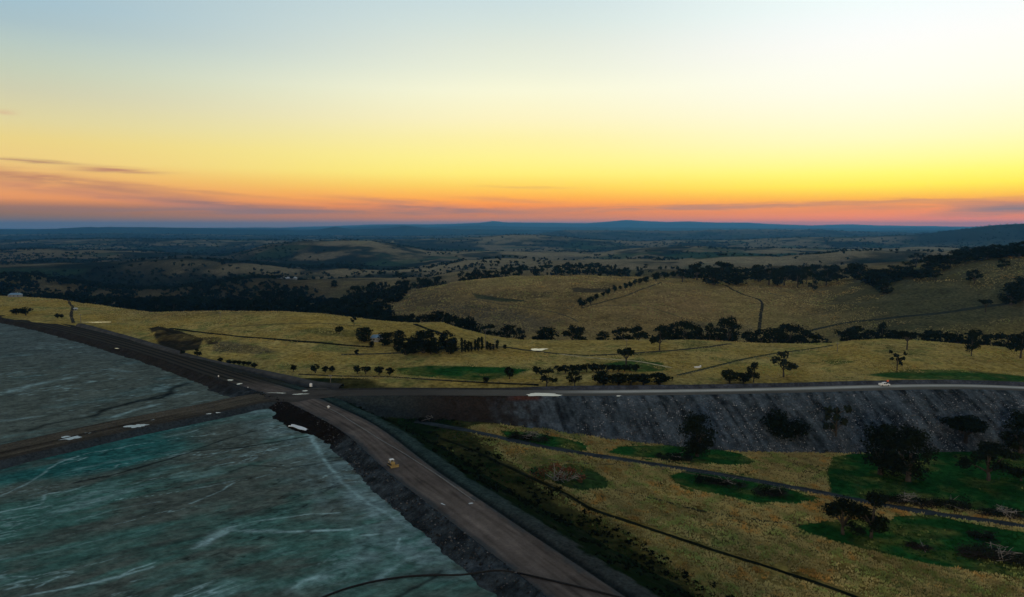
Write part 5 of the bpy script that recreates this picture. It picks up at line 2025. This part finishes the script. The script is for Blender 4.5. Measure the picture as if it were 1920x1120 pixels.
# farm fences: posts and two wires
def fence(pxs, gap, label):
    P3, _ = resample(smooth_line([at(*p)[:2] for p in pxs], 2), gap)
    z = ground_z(P3[:, 0], P3[:, 1])
    t = empty('fence', (P3[0][0], P3[0][1], float(z[0])))
    tag(t, label, 'fence')
    for (x, y), zz in zip(P3, z):
        b = MB()
        b.tube([(x - P3[0][0], y - P3[0][1], zz - z[0] - 0.3), (x - P3[0][0], y - P3[0][1], zz - z[0] + 1.3)], [0.11, 0.09], 6)
        b.build('post', M['pole'], t)
    for hh in (0.5, 1.15):
        b = MB()
        b.tube([(x - P3[0][0], y - P3[0][1], zz - z[0] + hh) for (x, y), zz in zip(P3, z)], 0.018, 4)
        b.build('wire', M['steel'], t)


fence([(560, 706), (650, 708), (740, 711), (830, 715), (920, 719), (1000, 722)], 7.0, 'post and wire fence between green strip and embankment road')
fence([(1130, 862), (1250, 880), (1400, 903), (1500, 922), (1600, 942)], 6.0, 'post and wire fence just below the grey farm track in the paddock')
fence([(1270, 707), (1330, 694), (1400, 676), (1470, 664), (1560, 652)], 8.0, 'post and wire fence running up the slope to the yellow crest')


# farm buildings
def house(name, px, py, wm, dm, hm, rz, roofm, label, chim=False, Y=None, group=None, windows=3):
    if Y is None:
        x, y, z = at(px, py)
    else:
        y = Y
        x = (px - 960) / F * (y + 8)
        z = float(ground_z(np.array([x]), np.array([y]))[0])
    t = empty(name, (x, y, z), rz)
    tag(t, label, 'house' if name == 'farmhouse' else 'shed', group)
    b = MB()
    b.box(-wm / 2, -dm / 2, -0.6, wm / 2, dm / 2, hm)
    b.prism([(-dm / 2, hm), (dm / 2, hm), (0, hm + dm * 0.26)], 0, 0.01) if False else None
    wl = b.build('wall', M['wall'], t)
    b = MB()
    e = 0.6
    rr_ = hm + dm * 0.27
    vs = [(-wm / 2 - e, -dm / 2 - e, hm - 0.15), (wm / 2 + e, -dm / 2 - e, hm - 0.15), (wm / 2 + e, dm / 2 + e, hm - 0.15), (-wm / 2 - e, dm / 2 + e, hm - 0.15),
          (-wm / 2 + dm * 0.2, 0, rr_), (wm / 2 - dm * 0.2, 0, rr_)]
    b._add(vs, [(0, 1, 5, 4), (2, 3, 4, 5), (1, 2, 5), (3, 0, 4), (3, 2, 1, 0)])
    rf = b.build('roof', M[roofm], t)
    if chim:
        b = MB()
        b.box(-0.5 + wm * 0.2, -0.4, rr_ - 1.2, 0.5 + wm * 0.2, 0.4, rr_ + 0.9)
        b.build('chimney', M['wall'], rf)
    for k in range(windows):
        b = MB()
        xx = -wm / 2 + wm * (k + 0.5) / windows
        b.box(xx - 0.6, -dm / 2 - 0.06, hm * 0.35, xx + 0.6, -dm / 2 - 0.003, hm * 0.75)
        b.build('window', M['glass'], wl)


house('farmhouse', 29, 557, 13, 8, 3.0, 0.2, 'roof_blue', 'blue-roofed farmhouse at the left edge of the far yellow field', True)
house('farmhouse', 232, 561, 7, 5, 2.6, -0.2, 'roof_pale', 'small bright-roofed house among the dark valley trees', Y=900)
house('shed', 708, 640, 10, 7, 3.4, 0.1, 'roof_blue', 'blue-roofed shed half hidden by the dark homestead trees', windows=2)
house('shed', 142, 582, 3.4, 2.8, 2.0, 0.5, 'roof_pale', 'tiny white shed beside the bend of the far track', windows=1)
house('shed', 540, 503, 46, 12, 4, 0.05, 'roof_pale', 'longest pale farm shed before the distant wooded valley', Y=1780, windows=6)
house('shed', 592, 503, 26, 11, 4, 0.1, 'roof_pale', 'middle-sized pale farm shed right of the longest one', Y=1800, windows=4)
house('shed', 120, 557, 8, 5, 2.6, 0.1, 'roof_pale', 'low pale shed at the back edge of the far yellow field', windows=2)


# ------------------------------------------------------------------ felled timber
def brush(name, px, py, lpx, hm, label, cat, leafm, pale, nst, nleaf, seed, rz=0.0, dep_m=6.0):
    hm = hm * 1.9
    nst = int(nst * 3.2)
    nleaf = int(nleaf * 1.8)
    rng = np.random.default_rng(seed)
    x, y, z = at(px, py)
    dep = y * CT + (H - z) * ST
    L = lpx * dep / F
    t = empty(name, (x, y, z), rz)
    tag(t, label, cat)
    dk, pa = MB(), MB()
    for k in range(nst):
        c = np.array([rng.uniform(-0.48, 0.48) * L, rng.normal(0, dep_m * 0.28), rng.uniform(0.1, hm * 0.45)])
        ln = rng.uniform(2.0, 6.5)
        a, e = rng.random() * 6.28, rng.normal(0.15, 0.28)
        d = np.array([math.cos(a) * math.cos(e), math.sin(a) * math.cos(e), math.sin(e)])
        bend = rng.normal(0, 0.3, 3)
        light = rng.random() < pale * 0.45
        if light:
            c[0] = c[0] * 0.35 + 0.12 * L
            c[2] += 0.3 * hm
        (pa if light else dk).tube([c - d * ln / 2, c + bend * 0.5, c + d * ln / 2], [0.10, 0.075, 0.025], 5)
    if dk.v:
        dk.build('branches', M['darkwood'], t)
    if pa.v:
        pa.build('bare_limbs', M['deadwood'], t)
    m = max(6, int(L / 1.6))
    C = np.stack([rng.uniform(-0.47, 0.47, m) * L, rng.normal(0, dep_m * 0.25, m), rng.uniform(0.2, 0.55, m) * hm], 1)
    R = rng.uniform(0.35, 0.62, m) * hm
    V, Q, c = leaf_quads(C, R, nleaf, 0.26, rng, 0.6)
    V[:, 2] = np.maximum(V[:, 2], -0.1)
    link('foliage', mesh_np('foliage', V, Q, c, smooth=False), [M[leafm]], t)
    return t


brush('brush_pile', 992, 826, 76, 3.0, 'dark heap of felled branches with white limbs beside the grey track', 'brush pile', 'leaf', 0.22, 60, 700, 71, -0.25)
brush('brush_pile', 1262, 862, 70, 2.2, 'low dark brush heap under the tall dense tree at the dam toe', 'brush pile', 'leaf', 0.08, 40, 600, 72, -0.1)
brush('brush_pile', 1350, 908, 92, 2.0, 'long low windrow of dark cut branches in the green oval by the track', 'brush pile', 'leaf', 0.10, 60, 800, 73, -0.3)
brush('brush_pile', 1445, 928, 60, 2.8, 'humped dark brush heap at the right end of the green oval', 'brush pile', 'leaf', 0.08, 40, 700, 74, -0.1)
brush('brush_pile', 1690, 944, 96, 2.6, 'long brush windrow with pale crossed limbs above the grey track', 'brush pile', 'leaf', 0.28, 80, 800, 75, -0.3)
brush('brush_pile', 1775, 952, 80, 3.0, 'rounded middle heap of the long windrow above the grey track', 'brush pile', 'leaf', 0.06, 50, 800, 76, -0.25)
brush('brush_pile', 1875, 968, 80, 2.2, 'sprawling heap of pale logs at the picture-edge end of the windrow', 'brush pile', 'leaf', 0.40, 60, 450, 77, -0.3)
brush('brush_pile', 1722, 1028, 36, 1.3, 'small separate pile of dark sticks on the near green flat', 'brush pile', 'leaf', 0.12, 36, 200, 78, -0.6, 2.2)
brush('brush_pile', 1865, 1048, 120, 3.0, 'big grey-brown thicket of brush on the near green flat at the picture edge', 'brush pile', 'leaf_grey', 0.10, 110, 1200, 79, -0.3, 7.0)
brush('brush_pile', 1840, 1008, 40, 1.6, 'low grey brush clump on the near green flat below the track', 'brush pile', 'leaf_grey', 0.05, 24, 320, 80, -0.2)
brush('brush_pile', 800, 790, 40, 1.6, 'low dark brush heap in the scrub under the brown bank', 'brush pile', 'leaf', 0.15, 24, 300, 81, -0.2)
# the red-leaved fallen tree
rt = brush('fallen_tree', 1048, 902, 88, 3.6, 'fallen tree with rust-red leaves and bleached bare limbs in a mown oval', 'fallen tree', 'leaf_red', 0.0, 8, 180, 82, -0.15, 5.0)
rng = np.random.default_rng(83)
b = MB()
for k in range(15):
    a = rng.uniform(0.1, math.pi - 0.1)
    ln = rng.uniform(3.0, 6.5)
    r0 = np.array([rng.uniform(-2.5, 3.0), rng.normal(0, 0.8), 0.4])
    tip = r0 + np.array([math.cos(a) * ln * 0.75, rng.normal(0, 1.2), math.sin(max(0.15, min(a, 3.0))) * ln * 0.85])
    mid = (r0 + tip) / 2 + rng.normal(0, 0.45, 3)
    b.tube([r0, mid, tip], [0.20, 0.13, 0.05], 5)
    for q in range(2):
        t2 = mid + (tip - mid) * 0.4 + rng.normal(0, 1.3, 3)
        b.tube([mid, (mid + t2) / 2 + rng.normal(0, 0.2, 3), t2], [0.10, 0.07, 0.03], 4)
b.build('bare_limbs', M['bleached'], rt)
C = np.array([(-4.5, 0.5, 2.6), (-6.0, 0, 2.0), (-1.8, 0.8, 4.6), (-0.4, 0.4, 5.4), (3.2, 0.6, 3.8), (4.2, 0.2, 3.4), (1.0, 0.9, 3.6), (-3.0, 0.5, 3.6), (7.0, -1.5, 1.0), (-5.2, 0.2, 2.4)])
R = np.array([1.9, 1.8, 1.5, 1.3, 1.2, 1.1, 1.3, 1.6, 1.0, 1.8])
V, Q, c = leaf_quads(C, R, 480, 0.24, rng)
link('red_foliage', mesh_np('red_foliage', V, Q, np.clip(c * 1.3, 0, 1), smooth=False), [M['leaf_red']], rt)

rt.scale = (1.3, 1.3, 1.35)
# ------------------------------------------------------------------ haze: one closed box of thin air round the land
m = bpy.data.materials.new('haze_mat')
m.use_nodes = True
m.node_tree.nodes.clear()
t = NT(m.node_tree)
pv = t.n('ShaderNodeVolumePrincipled')
pv.inputs['Color'].default_value = (0.14, 0.50, 1.0, 1)
pv.inputs['Density'].default_value = HAZE_D
pv.inputs['Anisotropy'].default_value = 0.6
om = t.n('ShaderNodeOutputMaterial')
m.node_tree.links.new(pv.outputs[0], om.inputs['Volume'])
zlo = float(gz.min()) - 1.0
zhi = max(float(gz.max()), H) + 12.0
XE = float(np.abs(gx).max()) + 50
b = MB()
b.box(-XE, float(gy.min()) - 50, zlo, XE, float(gy.max()) + 50, zhi)
hz_ = b.build('haze', m)
tag(hz_, kind='stuff')
print('trees', NTREE[0], 'haze box', zlo, zhi, XE, 'ground verts', len(gx))
